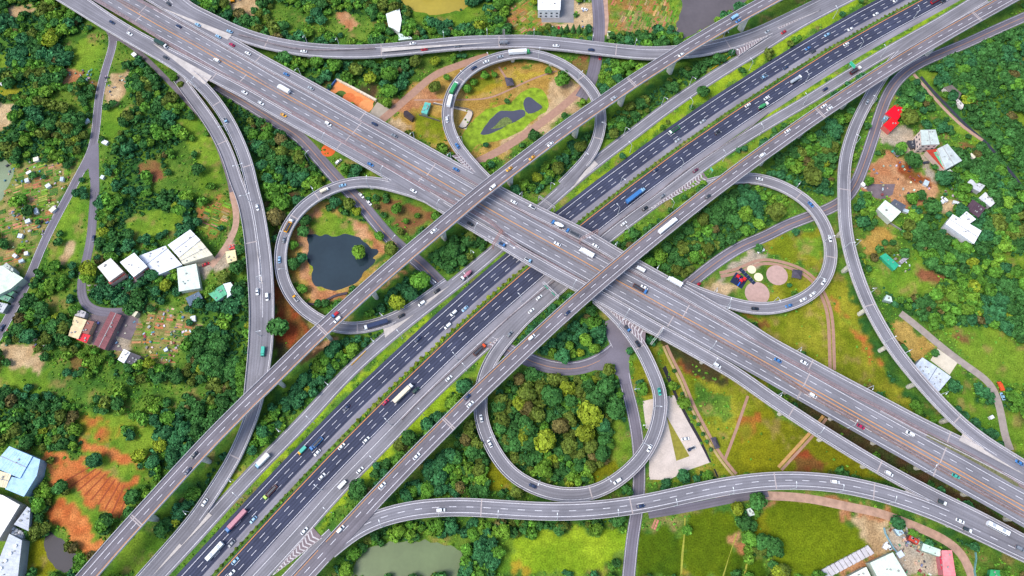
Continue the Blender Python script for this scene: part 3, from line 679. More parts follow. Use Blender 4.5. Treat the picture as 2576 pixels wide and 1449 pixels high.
# order matters: later patches lie over earlier ones
PATCH = [
 ('dark', '00 -200,-200 500,-100 620,200 400,700 300,1300 -100,1200'), ('grass', '00 450,330 620,230 780,290 800,420 690,650 560,640 470,560'),
 ('bright', '00 500,430 620,290 800,320 740,520 640,600 520,560'), ('tan', '00 60,60 200,20 260,60 140,140 60,160'), ('dirt', '00 470,530 600,520 570,640 500,640'),
 ('bright', '00 -60,380 70,420 60,560 -60,560'), ('tan', '00 -60,780 100,790 190,860 150,950 -60,1010'), ('lawn', '00 -60,640 100,640 140,720 -60,720'),
 ('brown', '00 650,620 740,600 720,700 640,680'), ('grass', '00 420,680 520,690 660,740 640,850 430,800'),
 ('dark', '00 120,820 600,860 680,900 680,1100 560,1180 250,1110 0,1150 60,980'),
 ('grass', '00 880,320 1000,340 1180,520 1300,640 1500,900 1640,1120 1740,1400 900,1449 770,1100 770,840 840,560'), ('tan', '00 860,560 1060,560 1050,640 960,700 850,790 780,800 790,660'),
 ('bright', '00 800,820 960,800 960,950 860,1080 770,1000'), ('brown', '00 1060,600 1180,630 1170,720 1090,700'), ('dark', '00 960,480 1120,440 1220,600 1380,760 1480,900 1500,1000 1300,1100 1100,1449 860,1380 860,1100 1000,880'),
 ('bright', '00 1300,900 1480,880 1620,1120 1720,1400 1500,1430 1500,1200'), ('brown', '00 1080,1230 1200,1200 1260,1320 1100,1400'), ('garden', '00 60,1250 500,1200 560,1330 460,1449 30,1449'),
 ('garden', '01 30,0 480,0 420,180 280,460 180,640 -60,560 -60,60'), ('bright', '01 520,60 680,100 670,380 600,520 330,520 420,260'), ('dark', '01 180,640 640,560 640,860 700,900 500,1120 120,1180 60,1000'),
 ('grass', '01 250,700 560,560 560,860 460,960 200,900'), ('tan', '01 430,560 460,420 560,370 560,420 490,560'), ('dark', '01 720,60 1300,0 1500,60 1500,300 1250,260 1000,450 750,480'),
 ('bright', '01 980,200 1260,130 1440,180 1300,300 1040,400 960,340'), ('bright', '01 1420,0 1700,0 1640,40 1560,60'), ('gardenr', '01 1520,110 1640,40 1740,120 1740,260 1640,380 1520,320 1500,220'),
 ('pale', '01 1500,520 1620,540 1720,400 1780,320 1800,520 1560,660 1500,640'), ('dark', '01 660,760 1340,640 1400,780 1140,880 660,890'), ('garden', '01 1000,900 1150,860 1440,900 1500,1040 1300,1300 1060,1340 850,1300 900,1000'),
 ('dark', '01 500,1160 860,1240 900,1420 1500,1449 1900,1449 1900,700 1500,760 1480,1020 1300,1320 1060,1300 840,1290 700,1200'), ('bright', '01 -60,1270 200,1300 390,1340 380,1449 -60,1449'),
 ('tan', '01 0,1170 130,1150 340,1240 340,1360 150,1300 0,1240'), ('brown', '01 520,1210 700,1240 700,1340 560,1320'), ('grass', '01 1260,1220 1500,1200 1440,1400 1250,1380'),
 ('pale', '01 640,900 920,900 1050,900 1050,960 1000,1120 960,1210 780,1200 640,1150 700,1050'),
 ('bright', '02 -60,-20 330,-20 340,80 200,180 -60,120'), ('dark', '02 -60,110 400,60 600,200 600,520 340,520 240,480 -60,380'), ('bright', '02 600,240 860,220 1220,300 1200,480 1080,800 800,740 620,520 600,420'),
 ('orangegrass', '02 620,240 780,260 900,320 880,400 780,440 620,340'), ('orange', '02 600,405 860,480 1070,580 1200,410 1090,620 900,600 740,560 600,460'), ('orange', '02 340,510 560,560 650,580 640,620 400,600 330,610'),
 ('orange', '02 390,620 690,605 860,720 980,770 960,900 950,1000 800,1020 640,860 440,740'), ('orange', '02 980,770 1040,670 1060,690 990,810'), ('bright', '02 350,870 480,820 620,900 780,1000 740,1080 700,1240 600,1200 330,1060 280,1010'),
 ('orange', '02 420,900 480,880 600,960 700,1150 740,1220 660,1320 580,1200 480,1100 330,1040'), ('dark', '02 240,560 380,640 370,980 240,960'), ('olive', '02 260,1140 340,1180 480,1430 200,1449'),
 ('bright', '02 1000,1150 1180,1080 1220,1300 1020,1449 760,1449'), ('dark', '02 1100,560 1300,300 1600,0 1932,-60 1932,0 1500,560 1120,760'), ('dark', '02 1180,960 1520,620 1720,560 1500,960 1240,1260 1180,1100'),
 ('lime', '02 1690,720 1932,560 1932,620 1620,960 1560,960'),
 # top
 ('dark', '10 -1500,-200 1932,-200 1932,330 1300,270 300,320 -200,220'), ('grass', '10 20,-60 300,60 700,90 900,160 900,300 300,310 0,180'), ('dirt', '10 600,60 720,80 740,200 700,260 620,180'), ('tan', '10 -300,-60 30,-60 0,150 -250,60'),
 ('brown', '10 860,140 980,150 960,220 880,200'), ('grass', '10 1120,100 1500,110 1760,60 1700,160 1500,200 1160,200'), ('bright', '10 1150,60 1620,60 1760,0 1780,60 1500,200 1200,160'),
 ('gardenr', '20 0,60 150,0 240,200 60,260 -60,200'), ('tan', '20 450,0 640,0 640,240 480,240 230,190 230,160 460,170'), ('gardenr', '20 700,-20 1200,-20 1230,260 720,290'), ('garden', '20 760,80 1200,120 1220,240 860,240'),
 ('orange', '20 745,245 820,250 820,300 750,290'), ('dark', '20 660,280 1250,240 1300,340 700,350'), ('bright', '20 1230,-20 1280,-20 1240,200 1225,200'),
 ('grass', '10 1120,460 1560,440 1500,520 1200,680 900,780 880,700'), ('park', '10 1160,640 1560,460 1932,420 1932,1160 1700,1200 1300,1100 1000,900'),
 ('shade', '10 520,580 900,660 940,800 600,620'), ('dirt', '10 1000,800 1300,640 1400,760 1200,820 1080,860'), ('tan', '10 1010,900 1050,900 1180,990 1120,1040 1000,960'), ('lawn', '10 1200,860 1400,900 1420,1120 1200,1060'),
 ('lawn', '10 1580,620 1860,560 1880,660 1600,760'), ('bright', '10 1540,1000 1700,860 1760,1040 1932,960 1932,1060 1640,1130 1560,1160 1530,1080'), ('algae', '10 1550,1000 1680,900 1830,750 1932,720 1932,1050 1700,1080 1600,1150 1530,1090'),
 ('algae', '20 -60,760 60,690 180,660 270,700 275,800 200,870 60,960 -60,1060'), ('park', '20 -60,480 340,500 440,620 380,700 270,700 160,650 -60,700'), ('tan', '20 270,560 500,640 560,760 440,860 380,900 -60,1150 -60,1000 200,860 280,780'),
 ('brown', '20 400,440 600,420 600,560 520,600'), ('dark', '20 640,420 1020,450 1100,420 900,600 640,700'), ('bright', '20 780,540 900,500 960,540 820,620'), ('dark', '20 700,700 920,680 1500,400 1700,380 1620,430 1340,620 840,1000 700,1040'),
 ('dark', '20 20,1300 600,960 640,1040 560,1180 300,1420 20,1449'), ('bright', '20 700,1060 800,1060 700,1180 630,1200'),
 ('lime', '20 470,1449 880,1110 1000,1000 1400,715 1500,650 1932,372 1932,460 1500,730 900,1160 520,1449'), ('lime', '30 0,340 640,0 800,0 300,270 0,450'),
 ('bright', '21 290,120 420,0 520,0 330,140'), ('bright', '21 860,320 1000,250 1200,110 1350,20 1400,20 1100,240 880,380'), ('bright', '20 1470,1300 1932,1000 1932,1100 1600,1300 1500,1340'), ('bright', '30 0,1000 200,880 330,800 330,840 0,1050'),
 ('lime', '30 0,870 640,480 1200,130 1420,0 1440,10 960,330 500,600 0,900'),
 # centre left
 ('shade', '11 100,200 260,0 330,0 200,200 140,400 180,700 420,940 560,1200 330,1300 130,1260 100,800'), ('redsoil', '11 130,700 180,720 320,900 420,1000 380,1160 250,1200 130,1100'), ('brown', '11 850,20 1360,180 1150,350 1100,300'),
 ('park', '11 240,180 420,60 700,100 960,380 1000,520 860,640 700,760 420,860 300,760 240,560'), ('dirt', '11 320,300 420,150 500,130 440,200 400,320 400,560 430,700 500,760 700,720 760,680 700,780 460,860 330,640'),
 ('bright', '11 430,200 560,150 680,180 700,260 740,310 820,380 780,340 600,320 480,330 420,300'), ('dirt', '11 670,200 760,180 860,300 980,440 960,480 900,440 760,320 680,260'), ('algae', '11 390,400 430,380 430,560 440,690 520,730 560,740 430,720 410,600'),
 ('dark', '11 640,60 1080,400 1060,460 860,600 820,590 1000,440 900,300 640,140'), ('dark', '11 800,760 1180,540 1400,690 1300,760 1000,940 740,980 700,960'), ('dirt', '11 980,720 1130,560 1140,580 1000,730'), ('dark', '11 1260,460 1500,260 1720,400 1400,640'),
 ('dark', '11 200,1449 600,1180 880,1070 940,1080 640,1400 560,1449'), ('dirt', '11 420,1200 540,1130 630,1100 600,1180 460,1210'), ('dark', '11 0,-200 200,-100 260,60 100,260 60,200'),
 ('lime', '11 720,1449 1100,1080 1450,720 1700,520 1820,460 1500,730 1130,1110 800,1449'), ('bright', '11 1740,1200 1700,1340 1640,1449 1500,1449 1640,1290'), ('bright', '11 1040,1449 1500,1060 1932,640 1932,690 1500,1080 1090,1449'),
 ('lime', '12 0,690 400,310 700,0 760,0 440,330 0,780'), ('lime', '12 1250,150 1480,0 1560,0 1260,300 1000,540 560,980 460,1060 500,980 1000,460'), ('bright', '12 0,1300 380,980 400,960 200,1180 0,1400'),
 ('dark', '12 0,180 140,0 540,0 0,500'), ('dark', '12 1000,870 1640,200 1750,450 1880,640 1932,700 1932,850 1500,840 1200,850'), ('grass', '12 1060,760 1500,400 1450,560 1200,760'), ('olive', '12 1750,640 1800,600 1932,740 1932,840 1740,800'),
 ('grass', '12 500,1449 760,1180 1100,1080 1932,1040 1932,1449'), ('bright', '12 880,1180 1400,1100 1500,1200 1180,1180 800,1240 640,1449 600,1449'), ('bright', '12 1780,1300 1932,1120 1932,1449 1780,1449'),
 # right
 ('dark', '21 800,390 1000,290 1500,20 1932,-100 1932,260 1500,520 1300,650 940,560'), ('dark', '21 230,860 520,700 560,820 140,1150 0,1100'), ('teal', '21 200,1240 560,900 700,1000 720,1150 620,1280 380,1320'),
 ('dark', '30 -60,1200 700,640 860,700 600,960 520,1449 0,1449'), ('teal', '30 900,600 1000,560 1150,600 1500,960 1650,1080 1800,1300 1932,1449 1932,1000 1932,180 1700,250 1100,440 1300,640 1500,760 1000,760'),
 ('dark', '30 1150,480 1932,200 1932,1449 1700,1100 1500,900 1250,640'), ('bright', '30 1140,560 1280,510 1300,620 1200,640'), ('bright', '30 1820,880 1932,850 1932,1000 1850,1000'), ('bright', '30 1340,880 1560,1000 1640,1100 1500,1060 1400,980'),
 ('pale', '30 820,990 880,930 1080,960 1120,1050 1160,1160 1000,1180 860,1060'), ('dirt', '30 760,1250 900,1150 1100,1260 1250,1380 1250,1500 760,1500'), ('redsoil', '30 1000,1240 1100,1260 1230,1400 1160,1449 1000,1300'), ('pale', '30 1160,1130 1240,1240 1260,1400 1200,1360'),
 ('brown', '30 1400,1090 1560,1090 1570,1180 1440,1200'), ('dirt', '31 680,-60 1240,-60 1180,120 1060,160 820,60 700,60'), ('tan', '31 1300,60 1440,40 1480,120 1380,160 1290,240 1290,180'),
 ('dark', '31 1000,260 1932,-40 1932,1180 1640,1010 1300,1010 1030,900 870,800 900,640 1100,500'), ('grass', '31 640,160 860,120 1000,300 1100,460 1280,660 1280,800 1050,820 900,740 700,540 640,360'), ('park', '31 690,360 800,250 900,260 960,300 870,440 780,530 700,460'),
 ('bright', '31 700,540 900,600 1100,440 1260,700 1050,800 840,700'), ('brown', '31 1120,600 1300,600 1360,640 1280,680 1140,640'), ('bright', '31 1690,480 1932,440 1932,600 1760,560'), ('bright', '31 1320,1030 1660,1020 1932,1200 1932,1449 1700,1449 1400,1160'),
 ('brown', '31 1370,1080 1530,1110 1520,1170 1440,1150'), ('park', '31 880,940 1000,940 1270,1180 1100,1300 960,1100'), ('bright', '31 1400,1300 1500,1380 1640,1449 1380,1449'),
 ('lawn', '31 -60,320 250,300 420,260 420,600 300,560 180,520 0,460'), ('bright', '31 200,380 420,300 410,480 250,520'), ('lawn', '31 0,540 300,600 370,680 300,800 150,830 0,830'), ('lawn', '31 -100,930 160,900 380,780 440,700 520,600 560,640 760,960 960,1300 1000,1449 660,1449 -100,1100'),
 ('dark', '31 540,520 600,560 720,820 920,1200 1100,1449 900,1449 700,1000 560,640'), ('redsoil', '31 380,640 460,700 430,780 380,760'), ('orangegrass', '31 480,760 620,940 760,1140 840,1320 820,1330 640,1060 520,860'),
 ('tan', '21 1400,720 1600,640 1700,700 1640,820 1500,800'), ('pale', '21 1560,620 1780,480 1932,440 1932,500 1700,600 1600,680'), ('lawn', '21 1700,920 1932,930 1932,1060'), ('grass', '21 1590,640 1800,540 1932,540 1932,700 1700,740'), ('redsoil', '21 1760,940 1860,960 1932,1050 1860,1040'),
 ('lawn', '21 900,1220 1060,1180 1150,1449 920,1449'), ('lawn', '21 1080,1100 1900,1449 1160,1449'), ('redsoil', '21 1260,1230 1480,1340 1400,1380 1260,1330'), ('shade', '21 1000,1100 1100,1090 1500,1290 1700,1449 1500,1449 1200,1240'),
 ('lawn', '22 930,-20 1080,-20 1070,110 990,130'), ('lawn', '22 1180,-20 1932,-20 1932,700 1500,680 1050,800 1040,730 1200,720 1500,600 1480,540 1240,80'), ('grass', '22 1380,0 1700,100 1650,280 1500,260 1340,120'),
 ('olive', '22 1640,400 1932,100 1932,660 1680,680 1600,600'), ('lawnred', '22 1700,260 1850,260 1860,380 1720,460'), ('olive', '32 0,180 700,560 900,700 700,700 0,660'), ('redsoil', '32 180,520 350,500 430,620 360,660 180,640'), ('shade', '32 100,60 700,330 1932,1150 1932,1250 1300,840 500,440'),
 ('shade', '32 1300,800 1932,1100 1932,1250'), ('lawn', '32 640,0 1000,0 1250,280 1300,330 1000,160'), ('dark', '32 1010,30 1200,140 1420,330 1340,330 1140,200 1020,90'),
 ('bright', '32 1330,60 1700,-20 1760,300 1760,460 1540,300 1320,110'), ('bright', '32 1780,100 1932,0 1932,560 1800,480'), ('dark', '32 1780,100 1900,60 1880,240 1800,200'),
 ('tan', '32 640,960 900,1000 860,1110 930,1200 940,1260 780,1330 730,1150'), ('dirt', '32 -60,830 300,850 660,920 950,1000 900,1040 640,960 300,890 -60,880'), ('pale', '32 860,1060 960,1040 1160,1220 1300,1300 1300,1449 1050,1449 940,1270'),
 ('dark', '32 700,880 1000,960 1500,1170 1932,1400 1932,1449 1700,1380 1400,1240 950,1020'), ('grass', '32 1400,1280 1600,1200 1932,1400 1932,1449 1400,1449'), ('dirt', '32 420,1449 780,1250 860,1290 740,1380 600,1449'),
 ('paddy', '32 -60,890 300,890 540,940 640,980 720,1090 760,1230 420,1430 200,1449 60,1300 -60,1100'), ('grass', '32 560,940 640,960 700,1060 660,1060'), ('dirt', '32 535,940 590,950 590,1000 540,990'),
 ('paddy', '22 1310,990 1620,930 1700,1100 1660,1290 1600,1449 1280,1449 1300,1150'), ('paddyd', '22 950,1110 1060,1090 1290,1150 1270,1449 930,1449'), ('paddyd', '22 1660,1250 1780,1240 1750,1449 1600,1449'), ('paddyd', '22 1800,1260 1932,1400 1932,1449 1770,1449'),
 ('yellow', '22 1280,1400 1340,1410 1280,1449 1265,1449'), ('dirt', '22 1670,1150 1720,1120 1790,1270 1710,1280'), ('dark', '22 1620,930 1740,880 1800,1150 1932,1300 1932,1380 1820,1260 1740,1180'), ('olive', '22 1810,1100 1900,900 1932,960 1932,1250'), ('garden', '22 970,1050 1290,1010 1290,1130 1090,1090'),
 ('lime', '22 0,1120 850,1110 850,1449 0,1449'), ('dark', '22 0,1030 870,1000 870,1080 0,1110'), ('grass', '22 700,1300 860,1240 850,1449 720,1449'), ('yellow', '22 -20,1380 120,1400 100,1449 -20,1449'),
 ('park', '10 1540,1010 1650,900 1760,840 1860,740 1932,700 1932,1060 1700,1090 1600,1160 1545,1110'), ('park', '20 -60,750 40,680 150,650 265,685 290,790 200,880 60,980 -60,1060'), ('yellow', '10 1626,717 1734,650 1882,623 1882,670 1680,724'), ('yellow', '10 1936,555 2138,542 2152,569 1963,623'), ('bright', '11 400,320 440,190 560,140 690,170 740,300 860,380 900,440 700,330 500,330'),
 ('dark', '10 -60,830 60,830 260,990 400,1100 430,1200 520,1370 440,1449 -60,1449'), ('dark', '10 60,400 400,430 1160,440 1200,520 1120,660 1000,770 900,640 540,560 330,540'), ('dark', '00 1650,680 1932,820 1932,1449 1900,1400 1800,1050'),
 ('dark', '12 1580,1180 1780,1130 1800,1449 1540,1449'), ('dark', '12 500,1449 700,1200 760,1250 640,1449'), ('dark', '12 700,1170 760,1130 1100,1040 1932,1030 1932,1100 1500,1120 900,1190'), ('dark', '30 1250,1280 1500,1150 1700,1180 1900,1449 1300,1449'),
 ('dark', '31 640,160 780,120 800,220 700,260'), ('dark', '31 1000,40 1120,40 1100,140'), ('dark', '32 1500,0 1700,60 1740,160 1600,160'), ('dark', '22 1380,690 1530,660 1540,730 1400,740'), ('dark', '11 0,1150 90,1120 110,1290 20,1380'), ('dark', '20 0,420 100,420 60,440'),
 ('dark', '12 1250,330 1500,80 1560,0 1640,0 1640,200 1200,640'), ('dark', '02 420,1449 700,1240 740,1300 620,1449'), ('dark', '02 200,1040 340,1060 330,1120 240,1160 200,1449 190,1200'),
 ('dark', '12 1725,150 1790,420 1900,620 22 60,690 200,745 450,795 620,770 720,700 500,600 0,500 12 1932,300'), ('dark', '21 0,1350 300,1340 760,1360 860,1449 860,1700 800,2100 400,2220 0,2100 -200,1700'), ('bright', '22 740,280 870,300 895,500 800,640 700,600 720,400'), ('olive', '22 620,600 800,560 860,640 700,740 600,720'), ('dark', '22 0,860 640,860 900,740 900,840 500,870'),
]
def dpath(poly): return np.array(poly)
c0 = [at(*p) for p in ((-60, 1510), (2640, 1510), (2640, -60), (-60, -60))]
x0, x1 = min(p[0] for p in c0), max(p[0] for p in c0); y0, y1 = min(p[1] for p in c0), max(p[1] for p in c0)
ST = 1.3
gx = np.concatenate([[-4000, -1200, -700], np.arange(x0 - 20, x1 + 20, ST), [700, 1200, 4000]])
gy = np.concatenate([[-4000, -900, -400], np.arange(y0 - 20, y1 + 20, ST), [y1 + 200, 1400, 6000]])
GX, GY = np.meshgrid(gx, gy)
wob = 5.0
WX = GX + (vnoise(GX, GY, 9, 1) - 0.5) * wob * 1.6 + (vnoise(GX, GY, 3, 2) - 0.5) * wob * 0.9
WY = GY + (vnoise(GX, GY, 9, 3) - 0.5) * wob * 1.6 + (vnoise(GX, GY, 3, 4) - 0.5) * wob * 0.9
kidx = np.zeros(GX.shape, int); kn = list(KINDS)
for k, s in PATCH:
    poly = pts(s)
    xs = [p[0] for p in poly]; ys = [p[1] for p in poly]
    sel = (GX > min(xs) - 9) & (GX < max(xs) + 9) & (GY > min(ys) - 9) & (GY < max(ys) + 9)
    ii = np.where(sel)
    kidx[ii] = np.where(inside(WX[ii], WY[ii], poly), kn.index(k), kidx[ii])
CC = np.zeros(GX.shape + (3,))
big = vnoise(GX, GY, 35, 5); f1 = vnoise(GX, GY, 1.7, 6); f2 = vnoise(GX, GY, 4.3, 7)
for i, k in enumerate(kn):
    a, b, sc = KINDS[k]; a, b = np.array(lin(a)), np.array(lin(b)); m = kidx == i
    if not m.any(): continue
    t = vnoise(GX[m], GY[m], sc, 8 + i) * 0.6 + f2[m] * 0.25 + f1[m] * 0.15
    t = np.clip((t - 0.5) * 2.6 + 0.5, 0, 1)[:, None]
    cc_ = a * (1 - t) + b * t
    if k in ('scrub', 'grass', 'bright', 'lime', 'olive', 'lawn'):
        so = vnoise(GX[m], GY[m], 8, 41) * .6 + vnoise(GX[m], GY[m], 2.2, 42) * .4
        so = np.clip((so - (.66 if k not in ('lime', 'olive') else .74)) * 7, 0, .65)[:, None]; cc_ = cc_ * (1 - so) + np.array(lin('9c8450')) * so
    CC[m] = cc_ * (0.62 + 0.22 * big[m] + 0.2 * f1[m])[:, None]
# a little blending so that covers run into each other
for _ in range(1):
    C2 = CC.copy(); C2[1:-1, 1:-1] = 0.5 * CC[1:-1, 1:-1] + 0.125 * (CC[:-2, 1:-1] + CC[2:, 1:-1] + CC[1:-1, :-2] + CC[1:-1, 2:]); CC = C2
ny, nx = GX.shape
II = np.arange(ny * nx).reshape(ny, nx)
QF = np.stack([II[:-1, :-1], II[:-1, 1:], II[1:, 1:], II[1:, :-1]], -1).reshape(-1, 4)
GZ = -0.02 + 0 * GX
gm = bpy.data.materials.new('ground_cover'); t_, b_ = nt(gm)
b_.inputs['Roughness'].default_value = 0.95; b_.inputs['Specular IOR Level'].default_value = 0.1
at_ = t_.nodes.new('ShaderNodeAttribute'); at_.attribute_name = 'cover'
ge = t_.nodes.new('ShaderNodeNewGeometry')
n1 = t_.nodes.new('ShaderNodeTexNoise'); n1.inputs['Scale'].default_value = 1.1; n1.inputs['Detail'].default_value = 6
n2 = t_.nodes.new('ShaderNodeTexNoise'); n2.inputs['Scale'].default_value = 0.22; n2.inputs['Detail'].default_value = 4
for n_ in (n1, n2): t_.links.new(ge.outputs['Position'], n_.inputs['Vector'])
m1 = t_.nodes.new('ShaderNodeMapRange'); m1.inputs[1].default_value = 0.25; m1.inputs[2].default_value = 0.75; m1.inputs[3].default_value = 0.52; m1.inputs[4].default_value = 1.48
m2 = t_.nodes.new('ShaderNodeMapRange'); m2.inputs[1].default_value = 0.3; m2.inputs[2].default_value = 0.7; m2.inputs[3].default_value = 0.82; m2.inputs[4].default_value = 1.18
t_.links.new(n1.outputs['Fac'], m1.inputs[0]); t_.links.new(n2.outputs['Fac'], m2.inputs[0])
mm = t_.nodes.new('ShaderNodeMath'); mm.operation = 'MULTIPLY'; t_.links.new(m1.outputs[0], mm.inputs[0]); t_.links.new(m2.outputs[0], mm.inputs[1])
vs = t_.nodes.new('ShaderNodeVectorMath'); vs.operation = 'SCALE'; t_.links.new(at_.outputs['Color'], vs.inputs[0]); t_.links.new(mm.outputs[0], vs.inputs['Scale'])
t_.links.new(vs.outputs[0], b_.inputs['Base Color'])
bp = t_.nodes.new('ShaderNodeBump'); bp.inputs['Strength'].default_value = 0.6; bp.inputs['Distance'].default_value = 0.5
t_.links.new(n1.outputs['Fac'], bp.inputs['Height']); t_.links.new(bp.outputs[0], b_.inputs['Normal'])
gme = mesh('ground', np.stack([GX, GY, GZ], -1).reshape(-1, 3), QF, gm)
ca = gme.color_attributes.new('cover', 'FLOAT_COLOR', 'POINT')
ca.data.foreach_set('color', np.concatenate([CC.reshape(-1, 3), np.ones((ny * nx, 1))], 1).astype(np.float32).ravel())
tag(link('ground', gme), kind='structure')

def flat(name, s, m, z, wob=0.0, kind='structure', z_at=0.0, sub=0):
    P = [Vector(p) for p in pts(s, z_at)]
    if sub:
        Q = np.vstack([catmull(np.array([list(p) for p in P + [P[0]]]), step=2.0, smooth=0)])[:-1]
        if wob:
            Q[:, 0] += (vnoise(Q[:, 0], Q[:, 1], 4, 3) - 0.5) * wob; Q[:, 1] += (vnoise(Q[:, 0], Q[:, 1], 4, 9) - 0.5) * wob
        P = [Vector(q) for q in Q]
    o = link(name, mesh(name, [(p.x, p.y, z) for p in P], [tuple(range(len(P)))], m))
    if kind: tag(o, kind=kind)
    return o

def water(name, col, rough=0.12):
    m = mat(name, col, rough=rough, noise=0.12, scale=0.05, spec=0.5, fine=0.03)
    return m
flat('pond', '11 400,330 480,325 600,330 680,312 760,325 830,370 900,430 930,460 880,480 900,520 840,590 760,680 640,745 520,735 430,700 430,600 400,520 385,420', water('water_dark', '2a3840'), 0.01, 3, sub=1)
PAVC = mat('court_paving', 'c8bdb0', noise=0.1, scale=0.3)
flat('grassy_bank', '10 1538,1041 1599,960 1720,838 1842,798 1909,784 1977,717 2071,663 2165,683 2206,757 2199,825 2111,892 2017,973 1896,1041 1734,1081 1660,1101 1626,1155 1586,1121', mat('bank_lime', '7c9620', noise=0.4, scale=0.25, fine=0.25, bump=0.5), 0.012, 1.5, sub=1)
flat('pond', '10 1693,1014 1741,933 1828,845 1896,838 2017,832 2033,865 1977,906 1869,960 1788,1000 1720,1020', water('water_slate', '4a4b58'), 0.05, 1, sub=1)
flat('pond', '10 2030,832 2017,771 2057,730 2152,798 2145,825 2064,859', water('water_slate', '4a4b58'), 0.055, 0.6, sub=1)
flat('marsh_islet', '10 1774,976 1815,933 1862,895 1902,886 1939,922 1896,946 1842,962', mat('marsh', '66743c', noise=0.4, scale=0.8, fine=0.3), 0.09, 1, sub=1)
flat('court_paving', '10 1599,845 1640,852 1586,976 1526,962', PAVC, 0.06)
flat('court_paving', '10 1334,782 1343,771 1637,841 1626,852', PAVC, 0.062)
flat('pond', '12 700,1449 740,1380 790,1290 860,1240 1000,1205 1180,1180 1320,1190 1420,1215 1540,1240 1570,1270 1540,1330 1530,1449 1500,1600 800,1650', water('water_green', '64744c', 0.3), 0.01, 3, sub=1)
flat('pond', '20 1280,-60 1275,60 1250,160 1235,260 1290,290 1500,190 1700,60 1800,-40 1700,-200 1300,-200', water('water_brown', '615a5c', 0.25), 0.01, 2, sub=1)
flat('pond', '10 1090,-50 1110,30 1180,70 1300,110 1390,118 1480,95 1580,60 1640,-10 1600,-120 1200,-150', water('water_yellow', 'a08e30', 0.5), 0.01, 3, sub=1)
flat('pond', '02 335,1190 365,1110 440,1160 540,1230 590,1310 560,1390 480,1430 420,1380 350,1290', water('water_black', '2c2830', 0.6), 0.01, 2, sub=1)
flat('pond', '00 -80,1220 40,1210 110,1280 80,1380 40,1440 01 20,60 -80,100', water('water_pale', '7c8a6a', 0.35), 0.01, 2, sub=1)
PAV = mat('pale_paving', 'c9bcb2', noise=0.12, scale=0.15)
flat('parking_area', '22 985,130 1070,110 1220,85 1250,110 1500,590 1330,650 1180,725 1035,720 1035,560 1100,400 1010,330', PAV, 0.02)
flat('grass_island', '22 1165,240 1340,545 1240,580', mat('island_grass', '8a8432', noise=0.2, scale=0.5), 0.05)
flat('yard', '20 180,-60 470,-60 465,172 225,168', mat('yard_grey', '8b8888', noise=0.15, scale=0.15), 0.02)
flat('yard', '10 915,770 1030,835 960,925 855,855', mat('yard_stone', 'a89c8c', noise=0.1, scale=0.3), 0.02)
flat('yard', '01 655,700 760,700 930,660 1170,600 1185,640 1050,710 900,735 680,745', mat('yard_grey2', '958a8c', noise=0.2, scale=0.2), 0.03)
flat('yard', '01 680,930 920,900 1045,930 1040,1010 985,1120 860,1080 930,1200 780,1190 700,1150 690,1050', mat('yard_dark', '6f6266', noise=0.25, scale=0.2), 0.025)
flat('yard', '31 1225,1270 1280,1180 1430,1290 1370,1380', mat('yard_white', 'd2c7b2', noise=0.1, scale=0.3), 0.04)
flat('yard', '31 700,-60 960,-60 940,20 860,60 800,40', mat('yard_dark', '6f6266'), 0.03)
flat('road_junction', '21 560,1335 640,1290 700,1240 760,1170 715,1080 700,980 760,950 850,1010 905,1060 915,1160 885,1250 880,1449 820,1449 800,1390 740,1350 640,1345', ASPHX, 0.1)
flat('road_surface', '00 690,1100 745,1080 750,1449 690,1449 668,1270 600,1340 590,1300', ASPHX, 0.085)
flat('road_junction', '00 780,150 960,270 910,310 840,310 800,240', ASPHX, 0.085)
flat('drain', '21 1135,1330 1160,1310 22 1250,90 1340,260 1430,420 1505,590 1490,590 1410,430 1325,280 1235,110', mat('drain_dark', '2c2a30'), 0.03)
flat('drain', '22 1520,640 1532,640 1560,700 1548,705', mat('drain_dark', '2c2a30'), 0.03)
flat('rice_bund', '22 1300,1010 1312,990 1304,1150 1285,1420 1270,1449 1276,1300 1296,1140', mat('bund', '9a9a3a', noise=0.2), 0.03)
flat('rice_bund', '22 1690,1130 1700,1135 1640,1300 1600,1449 1588,1449 1650,1260', mat('bund', '9a9a3a'), 0.03)
flat('rice_bund', '22 1785,1270 1798,1275 1760,1449 1745,1449', mat('bund', '9a9a3a'), 0.03)
for c_ in ('12,1', ):
    pass
PINKP = mat('plaza_pink', 'b8998f', noise=0.1, scale=0.5)
for s, r, m_ in (('21 1850,765', 8.2, PINKP), ('31 68,628', 7.2, PINKP), ('21 1808,585', 3.0, mat('plaza_cream', 'e6d6b4', noise=0.05)), ('21 1860,642', 3.0, mat('plaza_cream', 'e6d6b4')),
                 ):
    p = pts(s)[0]; mb = MB(); mb.disc(p, r, 0.06, 36); tag(mb.build('round_plaza', m_), kind='structure')
# painted or sandy play court beside the main crossing
flat('sand_court', '10 610,612 890,765 855,850 560,690', mat('court_orange', 'd98a52', noise=0.12, scale=0.3), 0.03)
for s, r, c in (('10 700,740', 4.6, 'd0703c'), ('10 760,770', 5.0, 'd67a42'), ('10 830,800', 5.4, 'e0935a'), ('10 640,720', 4.2, '4e6a2a'), ('10 545,1135', 5.2, 'd0622e')):
    p = pts(s)[0]; mb = MB()
    ZM = 0.05 + 0.01 * len(s) % 0.03 + 0.012 * int(s[3:5]) % 0.05 + (p[0] % 0.01); mb.disc(p, r, ZM, 30); tag(mb.build('sand_mound', mat('mound_' + c, c, noise=0.1)), kind='structure')
